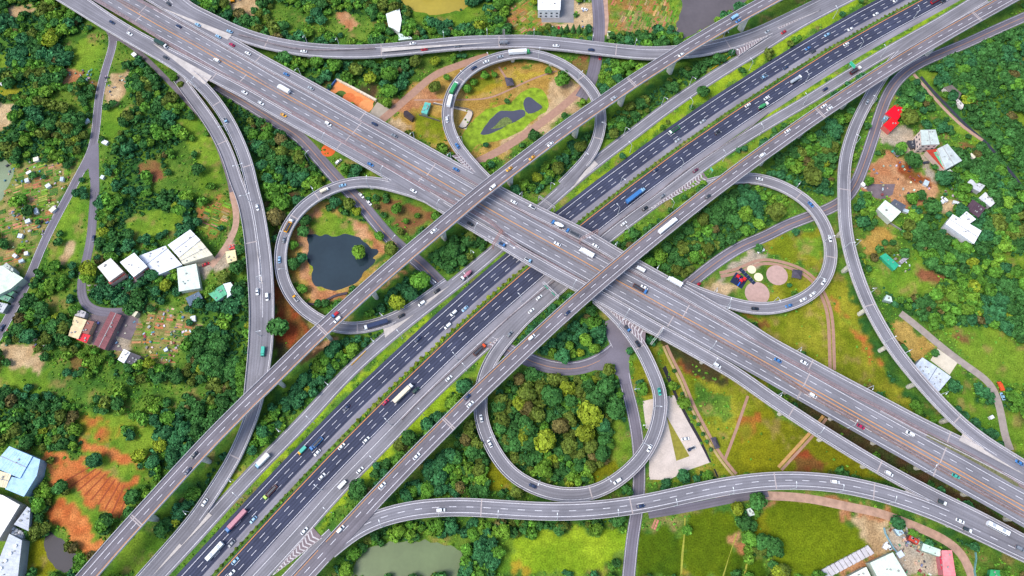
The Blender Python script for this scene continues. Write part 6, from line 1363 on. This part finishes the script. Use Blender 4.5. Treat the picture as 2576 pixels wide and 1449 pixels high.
FREE = [[(p[0], p[1]) for p in pts(s)] for s in ('12 100,1449 430,1070 520,1130 660,1040 420,1449', '10 1538,1041 1599,960 1720,838 1842,798 1909,784 1977,717 2071,663 2165,683 2206,757 2199,825 2111,892 2017,973 1896,1041 1734,1081 1660,1101 1626,1155 1586,1121', '22 945,1090 1290,1130 1640,1300 1600,1449 930,1449', '31 1225,1270 1280,1170 1440,1290 1370,1400', '32 640,960 870,1000 900,1260 1000,1260 1080,1449 400,1449 700,1300', '02 390,620 690,605 980,770 950,1000 800,1020 440,740', '02 600,405 1060,560 1060,620 900,600 740,560', '30 1790,1290 1850,1320 1932,1400 1932,1449 1860,1400', '30 1150,560 1230,640 1500,920 1640,1060 1640,1100 1450,960 1200,720', '21 1400,700 1500,640 1700,480 1932,480 1932,860 1500,830', '31 0,520 200,560 280,640 150,720 0,700')] + [[(p[0], p[1]) for p in pts(s)] for s in ('11 380,310 600,310 760,310 950,440 1000,540 860,690 640,770 400,720 370,500', '20 1260,-80 1225,260 1290,300 1500,190 1700,60 1900,-80', '12 680,1449 780,1270 1000,1190 1400,1180 1590,1270 1540,1449',
        '22 985,130 1250,100 1500,590 1180,725 1035,720', '10 1080,-60 1100,60 1300,120 1500,110 1660,-20', '00 -80,1220 110,1200 110,1380 40,1449 01 20,60 -80,100', '10 540,690 620,590 920,760 1035,830 960,940 850,870', '20 180,-60 470,-60 465,180 225,175', '02 320,1120 480,1150 600,1320 480,1449 340,1300')]
DK, TL = kn.index('dark'), kn.index('teal')
def kind_at(X, Y):
    i = np.clip(np.searchsorted(gx, X) - 1, 0, nx - 1); j = np.clip(np.searchsorted(gy, Y) - 1, 0, ny - 1); return kidx[j, i]
def jitter(step):
    a, b = np.meshgrid(np.arange(x0, x1, step), np.arange(y0, y1, step * .87)); a[1::2] += step / 2
    a = a.ravel() + RNG.uniform(-.42, .42, a.size) * step; b = b.ravel() + RNG.uniform(-.42, .42, b.size) * step
    U_ = unproj_inv((a, b)); ok = (U_[0] > -45) & (U_[0] < 2620) & (U_[1] > -45) & (U_[1] < 1510); return a[ok], b[ok]
TX, TY = jitter(3.9); TK = kind_at(TX, TY)
TU, TV = unproj_inv((TX, TY)); clr = ((vnoise(TX, TY, 13, 50) * .6 + vnoise(TX, TY, 5, 51) * .4) < np.where((TU < 660) & (TV < 900), .42, .25)) & ~((TU > 1200) & (TU < 1620) & (TV > 900))
keep = np.isin(TK, [DK, TL]) & (RNG.rand(len(TX)) < .96) & ~clr
keep |= (TK == kn.index('scrub')) & (vnoise(TX, TY, 12, 30) > .45) & (RNG.rand(len(TX)) < .6)
g_ = kn.index('grass'); keep |= (TK == g_) & (vnoise(TX, TY, 14, 30) > .60) & (RNG.rand(len(TX)) < .55)
b_2 = [kn.index(k) for k in ('bright', 'garden', 'gardenr')]; keep |= np.isin(TK, b_2) & (vnoise(TX, TY, 9, 31) > .80) & (RNG.rand(len(TX)) < .4) & (TU < 900)
TX, TY = TX[keep], TY[keep]
TR_ = RNG.uniform(1.9, 3.1, len(TX)) + 1.6 * (RNG.rand(len(TX)) > .8) + 1.2 * (vnoise(TX, TY, 30, 32) - .4)
TR_ = np.clip(TR_, 1.6, 4.8)
ok = ~blocked(TX, TY, TR_); TX, TY, TR_ = TX[ok], TY[ok], TR_[ok]
reg = vnoise(TX, TY, 28, 33); reg2 = vnoise(TX, TY, 11, 34); rn = RNG.rand(len(TX))
PALN = ['dark', 'teal', 'mid', 'yellow', 'olive', 'brown', 'light']
PI_ = np.where(reg > .56, 1, 0); PI_ = np.where((reg2 > .52) & (rn < .7), 2, PI_); PI_ = np.where((reg < .38) & (rn < .3), 4, PI_); PI_ = np.where((reg2 > .72) & (rn < .5), 6, PI_); PI_ = np.where((rn > .988), 3, PI_); PI_ = np.where((rn > .965) & (rn < .988), 5, PI_)
UX, UY = unproj_inv((TX, TY))
topr = (UX > 2250) & (UY < 500); PI_ = np.where(topr & (rn < .5), 0, PI_); PI_ = np.where(topr & (rn > .8) & (PI_ == 2), 4, PI_)
lp = (np.hypot((UX - 1410) / 165, (UY - 1050) / 110) < 1); PI_ = np.where(lp & (rn < .8), np.where(reg2 > .55, 4, np.where(rn < .07, 3, np.where(rn < .5, 0, 2))), PI_); TR_ = np.where(lp, np.clip(TR_ * 1.15, 2.6, 4.6), TR_)
# named single trees
SINGLE = [('00 382,300', 6.5, 'yellow', 'large round yellow-green tree at the upper left'), ('00 1315,592', 3.2, 'mid', 'small round tree on the verge left of the ramp fork'), ('00 1362,640', 2.8, 'olive', 'small olive round tree just below the ramp fork'), ('10 1352,465', 4.2, 'yellow', 'bright lime tree below the top curving ramp'),
          ('10 1350,660', 5.2, 'olive', 'round olive tree beside the top loop, left of it'), ('10 1200,470', 5.4, 'olive', 'olive tree right end of the belt below the top ramp'), ('10 760,530', 5.8, 'olive', 'wide olive-yellow tree above the sand court'), ('10 860,590', 5.2, 'yellow', 'yellow-green tree directly above the sand court wall'), ('10 590,500', 6.2, 'mid', 'big mid green tree in the belt above the main crossing'),
          ('10 460,470', 5.4, 'mid', 'mid green tree left in the belt above the main crossing'), ('10 1010,560', 6.5, 'mid', 'tall mid green tree at the right end of the belt'), ('10 1010,690', 6.2, 'mid', 'big mid green tree at the lower tip of the belt'), ('10 215,440', 6.4, 'dark', 'dark tree in the fork of top ramp and main crossing'),
          ('10 1590,670', 4.0, 'mid', 'mid green tree inside the top loop by the trucks'), ('10 1640,620', 3.2, 'mid', 'small tree inside the top loop near its left side'), ('10 1725,570', 3.6, 'mid', 'bushy tree inside the top loop near its upper rim'), ('10 1800,565', 2.6, 'mid', 'small bush inside the top loop near its upper rim'), ('10 1895,765', 2.4, 'dark', 'round dark bush at the tip of the small pond'),
          ('10 1735,1095', 2.4, 'teal', 'round bluish bush below the small pond'), ('10 1440,585', 3.0, 'mid', 'small tree left of the top loop ramp'), ('20 375,610', 6.0, 'mid', 'large tree at the right side of the top loop park'), ('20 390,560', 4.2, 'dark', 'dark tree at the right side of the top loop park'), ('20 275,535', 3.0, 'mid', 'small tree near the upper right of the loop park'),
          ('20 190,1340', 4.2, 'yellow', 'yellow-green tree below the upper viaduct, centre'), ('20 345,1270', 5.2, 'olive', 'large olive tree beside the side road, centre'), ('20 1440,695', 5.4, 'dark', 'lone dark tree on the green highway strip'),
          ('11 165,1020', 7.6, 'dark', 'large lone dark tree between left ramp and left loop'), ('11 150,190', 7.0, 'brown', 'greyish round tree between left ramp and left loop'), ('11 200,80', 6.4, 'mid', 'tree above the greyish tree, left of the loop'), ('11 600,80', 4.6, 'teal', 'bluish tree at the top of the left loop'),
          ('11 1240,670', 7.2, 'mid', 'big mid green tree at the corner of side road and local road'), ('11 1065,835', 5.6, 'yellow', 'bright yellow-green tree inside the lower left loop corner'), ('11 1165,770', 6.0, 'teal', 'bluish round tree beside the yellow-green one'), ('11 350,730', 3.8, 'mid', 'small tree at the lower left pond bank'), ('11 285,545', 4.8, 'dark', 'dark tree on the left pond bank'), ('11 345,500', 4.2, 'teal', 'bluish tree on the left pond bank'), ('11 285,400', 3.6, 'mid', 'small tree on the upper left pond bank'), ('11 360,300', 4.6, 'dark', 'dark tree on the upper left pond bank'), ('11 375,215', 4.4, 'dark', 'dark tree high on the left pond bank'),
          ('11 1060,130', 4.4, 'mid', 'bush on the brown ground under the main crossing'), ('11 1215,180', 2.4, 'mid', 'small bush right on the brown ground'), ('11 1130,220', 2.4, 'mid', 'small low bush on the brown ground'), ('11 700,90', 4.4, 'olive', 'olive tree on the pond side of the local road'), ('11 760,150', 3.6, 'yellow', 'yellow-green tree on the pond side of the local road'), ('11 1020,430', 5.4, 'olive', 'olive tree right of the big pond'), ('11 930,335', 3.6, 'mid', 'tree between pond and local road'),
          ('21 555,1120', 4.8, 'light', 'light green tree in the thicket by the curved road, upper'), ('21 435,1165', 3.6, 'light', 'light green tree left in the thicket'), ('21 620,1185', 4.0, 'light', 'light green tree right in the thicket'), ('21 515,1215', 2.8, 'yellow', 'small yellow-green tree in the thicket'), ('21 385,1240', 5.4, 'teal', 'bluish tree at the lower left of the thicket'),
          ('30 1065,890', 6.8, 'olive', 'large olive tree touching the red roofed house'), ('30 1095,1210', 6.4, 'dark', 'round dark tree in front of the terrace building'), ('30 1320,1350', 6.8, 'teal', 'bluish tree below the grey warehouse'), ('30 330,1330', 8.0, 'olive', 'huge olive tree between lower viaduct and right loop'), ('31 60,150', 7.4, 'olive', 'huge yellow-olive tree at the left of the right loop'),
          ('31 1240,110', 6.4, 'dark', 'dark tree beside the dirt clearing, right'), ('31 1085,50', 4.6, 'mid', 'mid green tree above the pale cream shed'), ('31 880,385', 2.6, 'dark', 'small dark bush beside the garden plots'), ('31 160,705', 1.8, 'teal', 'tiny bluish bush in the playground park'), ('22 1475,700', 4.2, 'mid', 'bush beside the path above the bottom ramp'),
          ('32 975,1050', 4.8, 'teal', 'bluish tree at the scrap yard entrance'), ('22 1700,945', 4.4, 'yellow', 'yellow-green tree between the rice fields'), ('22 1850,885', 5.6, 'dark', 'dark tree under the bottom ramp beside the rice fields'), ('22 1740,1050', 5.0, 'dark', 'dark tree between the rice fields'), ('22 1790,1170', 5.0, 'mid', 'mid green tree between the rice fields'),
          ('01 670,590', 6.4, 'yellow', 'yellow-green tree left of the twin houses, upper'), ('01 665,645', 5.4, 'light', 'light green tree left of the twin houses, lower'), ('01 1250,710', 4.6, 'yellow', 'yellow-green tree left of the pale green shed'), ('01 1310,585', 3.4, 'light', 'light green bush above the pale green shed'), ('01 1790,570', 5.0, 'dark', 'dark tree below the cream hut'), ('01 1125,1290', 4.0, 'yellow', 'yellow-green bush near the lower gardens'), ('01 215,1090', 5.4, 'teal', 'bluish tree in the lower left plots'),
          ('12 770,800', 6.6, 'dark', 'large dark tree beside the lower viaduct, lower left'), ('12 1160,410', 5.8, 'dark', 'dark tree beside the lower viaduct, middle'), ('12 1080,460', 4.4, 'olive', 'olive tree beside the lower viaduct, middle'), ('12 1570,20', 6.0, 'teal', 'bluish tree where the bottom loop passes the lower viaduct'), ('12 980,600', 3.4, 'dark', 'small dark tree on the verge by the lower viaduct'), ('12 900,680', 3.2, 'dark', 'small dark tree lower on the verge by the viaduct'),
          ('02 1000,850', 5.0, 'dark', 'dark tree at the lower tip of the orange field'), ('22 590,235', 8.4, 'yellow', 'huge yellow-green tree in the bottom loop wood, right of centre'), ('22 550,375', 6.4, 'yellow', 'yellow-green tree just below the huge one in the bottom loop'), ('22 255,430', 7.8, 'yellow', 'huge yellow-green tree in the bottom loop wood, lower left of centre'), ('22 195,235', 5.6, 'olive', 'olive tree in the bottom loop wood, left of centre'), ('22 420,35', 5.4, 'yellow', 'bright yellow-green tree at the upper middle of the bottom loop'), ('22 110,60', 6.6, 'olive', 'olive tree at the upper left of the bottom loop'), ('22 300,90', 7.4, 'dark', 'wide dark tree at the upper left of the bottom loop'), ('22 640,110', 6.8, 'dark', 'wide dark tree at the upper right of the bottom loop'), ('22 780,190', 7.2, 'dark', 'wide dark tree at the right rim of the bottom loop'), ('22 710,30', 6.6, 'dark', 'wide dark tree at the top right rim of the bottom loop'), ('22 360,320', 5.8, 'brown', 'brownish tree at the centre of the bottom loop'), ('22 120,190', 5.0, 'brown', 'brownish tree at the left of the bottom loop'), ('22 240,640', 6.0, 'light', 'light green tree at the lower left of the bottom loop'), ('22 590,470', 5.2, 'olive', 'olive tree lower right of the centre of the bottom loop'), ('11 775,455', 5.4, 'light', 'green bushy islet in the big dark pond')]
cnt = 0; SX, SY, SR = [], [], []
for s, r, pal, lab in SINGLE:
    if not lab: continue
    p = pts(s, r * .9)[0]; tree(p[0], p[1], r, pal, lab, None, cnt); SX.append(p[0]); SY.append(p[1]); SR.append(r); cnt += 1
# small street trees along the pink path
for i, q in enumerate(px('21 1225,1350 22 1250,20 1283,75 1308,130 1340,190 1375,250 1405,305 1440,378 1470,435 1500,495')):
    p = at(q[0], q[1], 1.5); tree(p[0], p[1], 1.5, 'dark', 'small round tree on the pink path beside the car park, %s from the top' % ORD[i], 'small trees along the pink path', i); cnt += 1
# conifers by the white block
for i, q in enumerate(px('20 372,235 415,222 462,222 505,225 555,240')):
    p = at(q[0], q[1], 3); root = empty('conifer', (p[0], p[1], 0), 'dark pointed conifer in the row below the white block, %s from the left' % ORD[i], 'tree', 'conifers in a row')
    link('trunk', TRUNK, root).scale = (2, 2, 3)
    r_ = np.random.RandomState(i + 40); n = 420; t = r_.rand(n) ** .7; a = r_.uniform(0, 6.28, n); R2 = (1 - t) * 2.1 * r_.uniform(.75, 1.05, n) + .1
    P = np.stack([np.cos(a) * R2, np.sin(a) * R2, 1 + t * 7.5], 1); U = np.stack([-np.sin(a), np.cos(a), 0 * a], 1) * .34; W_ = np.stack([np.cos(a) * .3, np.sin(a) * .3, -.35 + 0 * a], 1)
    V = np.stack([P - U - W_, P + U - W_, P + U + W_, P - U + W_], 1).reshape(-1, 3); link('crown', crown_mesh('crown', V, np.repeat(r_.uniform(.6, 1.1, n), 4), LMAT['dark']), root)
SX, SY, SR = np.array(SX), np.array(SY), np.array(SR)
dd = np.hypot(TX[:, None] - SX, TY[:, None] - SY) < (TR_[:, None] * .6 + SR * .75); ok = ~dd.any(1)
TX, TY, TR_, PI_, UX, UY = TX[ok], TY[ok], TR_[ok], PI_[ok], UX[ok], UY[ok]
app = TR_ / np.sqrt(TX ** 2 + TY ** 2 + CH ** 2); vis = (UX > 0) & (UX < 2576) & (UY > 0) & (UY < 1449)
order = np.argsort(-app * vis); first = set(order[:max(0, 298 - cnt)].tolist())
for i in sorted(first):
    d = [math.hypot((UX[i] - a[0]) * .9, UY[i] - a[1]) for a in ANCH]; nm = ANCH[int(np.argmin(d))][2]; pal = PALN[PI_[i]]
    tree(TX[i], TY[i], TR_[i] * 1.05, pal, '%s tree in %s' % (PDESC[pal], nm), '%s trees in %s' % (PDESC[pal], nm), i)
def merge(name, X, Y, R_, H, lib, pal, label, jit=.2):
    Vs, Ls = [], []
    for i in range(len(X)):
        V, lt = lib[i % len(lib)]; a = RNG.uniform(0, 6.28); c, s = math.cos(a), math.sin(a); r = R_[i]
        Vs.append(np.stack([X[i] + (V[:, 0] * c - V[:, 1] * s) * r, Y[i] + (V[:, 0] * s + V[:, 1] * c) * r, H[i] + V[:, 2] * r], 1))
        k = pal[i] * RNG.uniform(1 - jit, 1 + jit); Ls.append(lt[:, None] * k[None, :])
    V = np.concatenate(Vs); Lc = np.concatenate(Ls)
    me = mesh(name, V, np.arange(len(V)).reshape(-1, 4), leafmat('leaf_mass', None) if 'leaf_mass' not in bpy.data.materials else bpy.data.materials['leaf_mass'])
    ca = me.color_attributes.new('leaf', 'FLOAT_COLOR', 'POINT'); ca.data.foreach_set('color', np.concatenate([Lc, np.ones((len(Lc), 1))], 1).astype(np.float32).ravel())
    return tag(link(name, me), label, None, None, 'stuff')
PC = np.array([lin(PALT[k]) for k in PALN])
rest = np.array([i for i in range(len(TX)) if i not in first])
print('trees', len(TX), 'rest', len(rest))
merge('woodland', TX[rest], TY[rest], TR_[rest] * 1.08, TR_[rest] * .95, LO, PC[PI_[rest]], 'dense mixed green woodland filling the ground between the roads')
# undergrowth and tufts
BX, BY = jitter(2.3); BK = kind_at(BX, BY)
dn = {'dark': .75, 'teal': .75, 'grass': .34, 'scrub': .6, 'garden': .16, 'gardenr': .16, 'bright': .035, 'brown': .1, 'olive': .04, 'park': .04, 'lawn': .03, 'orangegrass': .06, 'shade': .1}
pr = np.zeros(len(kn)); 
for k, v in dn.items(): pr[kn.index(k)] = v
keep = RNG.rand(len(BX)) < pr[BK] * (.5 + 1.1 * vnoise(BX, BY, 7, 40)); BX, BY, BK = BX[keep], BY[keep], BK[keep]
BR = np.where(np.isin(BK, [DK, TL]), RNG.uniform(.7, 1.5, len(BX)), RNG.uniform(.4, 1.0, len(BX))); ok = ~blocked(BX, BY, BR); BX, BY, BR, BK = BX[ok], BY[ok], BR[ok], BK[ok]
bp_ = np.where(np.isin(BK, [DK, TL]), np.where(RNG.rand(len(BX)) < .5, 0, 1), np.where(RNG.rand(len(BX)) < .5, 2, 6))
print('bushes', len(BX))
merge('undergrowth', BX, BY, BR, BR * .4, BU, PC[bp_] * np.where(np.isin(BK, [DK, TL]), .9, 1.5)[:, None], 'low bushes and tufts of undergrowth between the roads')
# shrubs in the highway median
g2 = ROADS['G2'].path; sa = g2.snap(px('12 700,340')[0])[0]; sb = g2.snap(px('21 30,640')[0])[0]
s = 40.0; k = 0
BSH = {}
while s < g2.L - 40:
    yel = sa < s < sb; P = g2.at(np.array([s]), -6.1 + rr.uniform(-.3, .3))[0]; u = unproj_inv(P)
    if -10 < u[0] < 2590 and -10 < u[1] < 1460 and not (abs(u[0] - 1385) < 65 and 560 < u[1] < 660):
        kk = (k % 6, yel)
        if kk not in BSH: V, lt = crown(110, 500 + k, .75, 5, .3); BSH[kk] = crown_mesh('median_shrub', V, lt, LMAT['yellow' if yel else 'olive'])
        o = link('median_shrub', BSH[kk], None, (P[0], P[1], .7), rr.uniform(0, 6)); r = rr.uniform(1.0, 1.5) * (1.1 if yel else .72); o.scale = (r, r, r * .8)
        part_ = 'lower' if u[1] > 966 else ('upper' if u[1] < 483 else 'middle')
        tag(o, '%s rounded shrub in the highway median, %s part' % ('bright yellow-green' if yel else 'green', part_), 'shrub', '%s median shrubs, %s part' % ('yellow' if yel else 'green', part_)); k += 1
    s += 4.6 if yel else 4.0

# vegetable beds on the plots, and the litter of small things in the yards
def quads_stuff(name, items, label, h=False):
    V, Lc = [], []
    for x, y, w, l, a, z, c in items:
        ca_, sa_ = math.cos(a), math.sin(a)
        for dx, dy in ((-w, -l), (w, -l), (w, l), (-w, l)): V.append((x + (dx * ca_ - dy * sa_) / 2, y + (dx * sa_ + dy * ca_) / 2, z)); Lc.append(c)
        if h:
            b = V[-4:]
            for k in range(4):
                p, q = b[k], b[(k + 1) % 4]; V += [(p[0], p[1], 0), (q[0], q[1], 0), q, p]; Lc += [c] * 4
    me = mesh(name, V, np.arange(len(V)).reshape(-1, 4), bpy.data.materials['leaf_mass'])
    ca = me.color_attributes.new('leaf', 'FLOAT_COLOR', 'POINT'); ca.data.foreach_set('color', np.concatenate([np.array(Lc), np.ones((len(Lc), 1))], 1).astype(np.float32).ravel())
    tag(link(name, me), label, None, None, 'stuff')
GX2, GY2 = np.meshgrid(np.arange(x0, x1, 6.5), np.arange(y0, y1, 5.2)); GX2, GY2 = GX2.ravel(), GY2.ravel(); GK = kind_at(GX2, GY2)
m = np.isin(GK, [kn.index('garden'), kn.index('gardenr')]); GX2, GY2, GK = GX2[m], GY2[m], GK[m]; ok = ~blocked(GX2, GY2, np.full(len(GX2), 3.0)); GX2, GY2 = GX2[ok], GY2[ok]
BC = [lin(c) for c in ('4c7a24', '6f9a2c', '8a7a4a', 'a5714a', '3c6a2c', '90a04a', 'b08c64', '5a8a30', 'a07448')]
it = []
for x, y in zip(GX2, GY2):
    if rr.random() < .22: continue
    a = .3 + .5 * math.sin(x * .012) + .4 * math.cos(y * .015); c = BC[rr.randrange(9)]; n = rr.choice((2, 3, 4)); w = rr.uniform(4, 6.2); L2 = rr.uniform(3.4, 4.9)
    for k in range(n):
        o = (k - (n - 1) / 2) * L2 / n; c2 = tuple(v * rr.uniform(.75, 1.2) for v in (c if rr.random() < .75 else BC[rr.randrange(9)]))
        it.append((x - o * math.sin(a), y + o * math.cos(a), w, L2 / n * .7, a, .05 + rr.random() * .12, c2))
quads_stuff('vegetable_beds', it, 'rows of vegetable beds on the garden plots', True)
it = []; CL = [lin(c) for c in ('d6d8da', 'b0b0b0', '6a86a4', '8a8488', '8c5048', 'c0b490', '4a4c54', '5f8c7c', '9a948c')]
for s_, n in (('01 1180,840 1440,900 1480,1020 1300,1280 1100,1280 1050,1000', 90), ('01 1580,760 1860,640 1880,900 1700,920', 60), ('32 900,1060 1000,1060 1160,1180 1300,1310 1300,1449 1050,1449 940,1270', 70), ('32 1020,1150 1170,1190 1150,1250 1040,1220', 26),
              ('00 60,1220 480,1200 540,1330 460,1449 30,1449', 60), ('01 40,60 460,60 260,460 60,560', 70), ('30 780,1250 1000,1180 1250,1400 1250,1500 700,1500', 50), ('31 1280,-20 1600,-60 1560,60 1400,80', 34), ('00 480,520 740,520 700,680 500,640', 26), ('00 800,580 1060,570 960,700 800,740', 34), ('01 60,1020 380,1080 340,1180 40,1160', 34), ('20 460,0 640,0 620,200 480,240', 12), ('01 700,920 1040,940 900,1180 720,1160', 20), ('31 940,440 1100,460 1060,620 960,600', 26), ('02 10,1060 90,900 140,920 40,1160', 18)):
    poly = [(p[0], p[1]) for p in pts(s_)]; xs = [p[0] for p in poly]; ys = [p[1] for p in poly]
    X = RNG.uniform(min(xs), max(xs), n * 3); Y = RNG.uniform(min(ys), max(ys), n * 3); k_ = inside(X, Y, poly); X, Y = X[k_][:n], Y[k_][:n]
    for x, y in list(zip(X, Y))[::2] + list(zip(X, Y))[1::6]: it.append((x, y, rr.uniform(.5, 2.2), rr.uniform(.4, 1.6), rr.uniform(0, 3), rr.uniform(.2, 1.2), tuple(v * rr.uniform(.7, 1.1) for v in CL[rr.randrange(9)])))
quads_stuff('yard_clutter', it, 'litter of crates, sheets and small things in the yards', True)
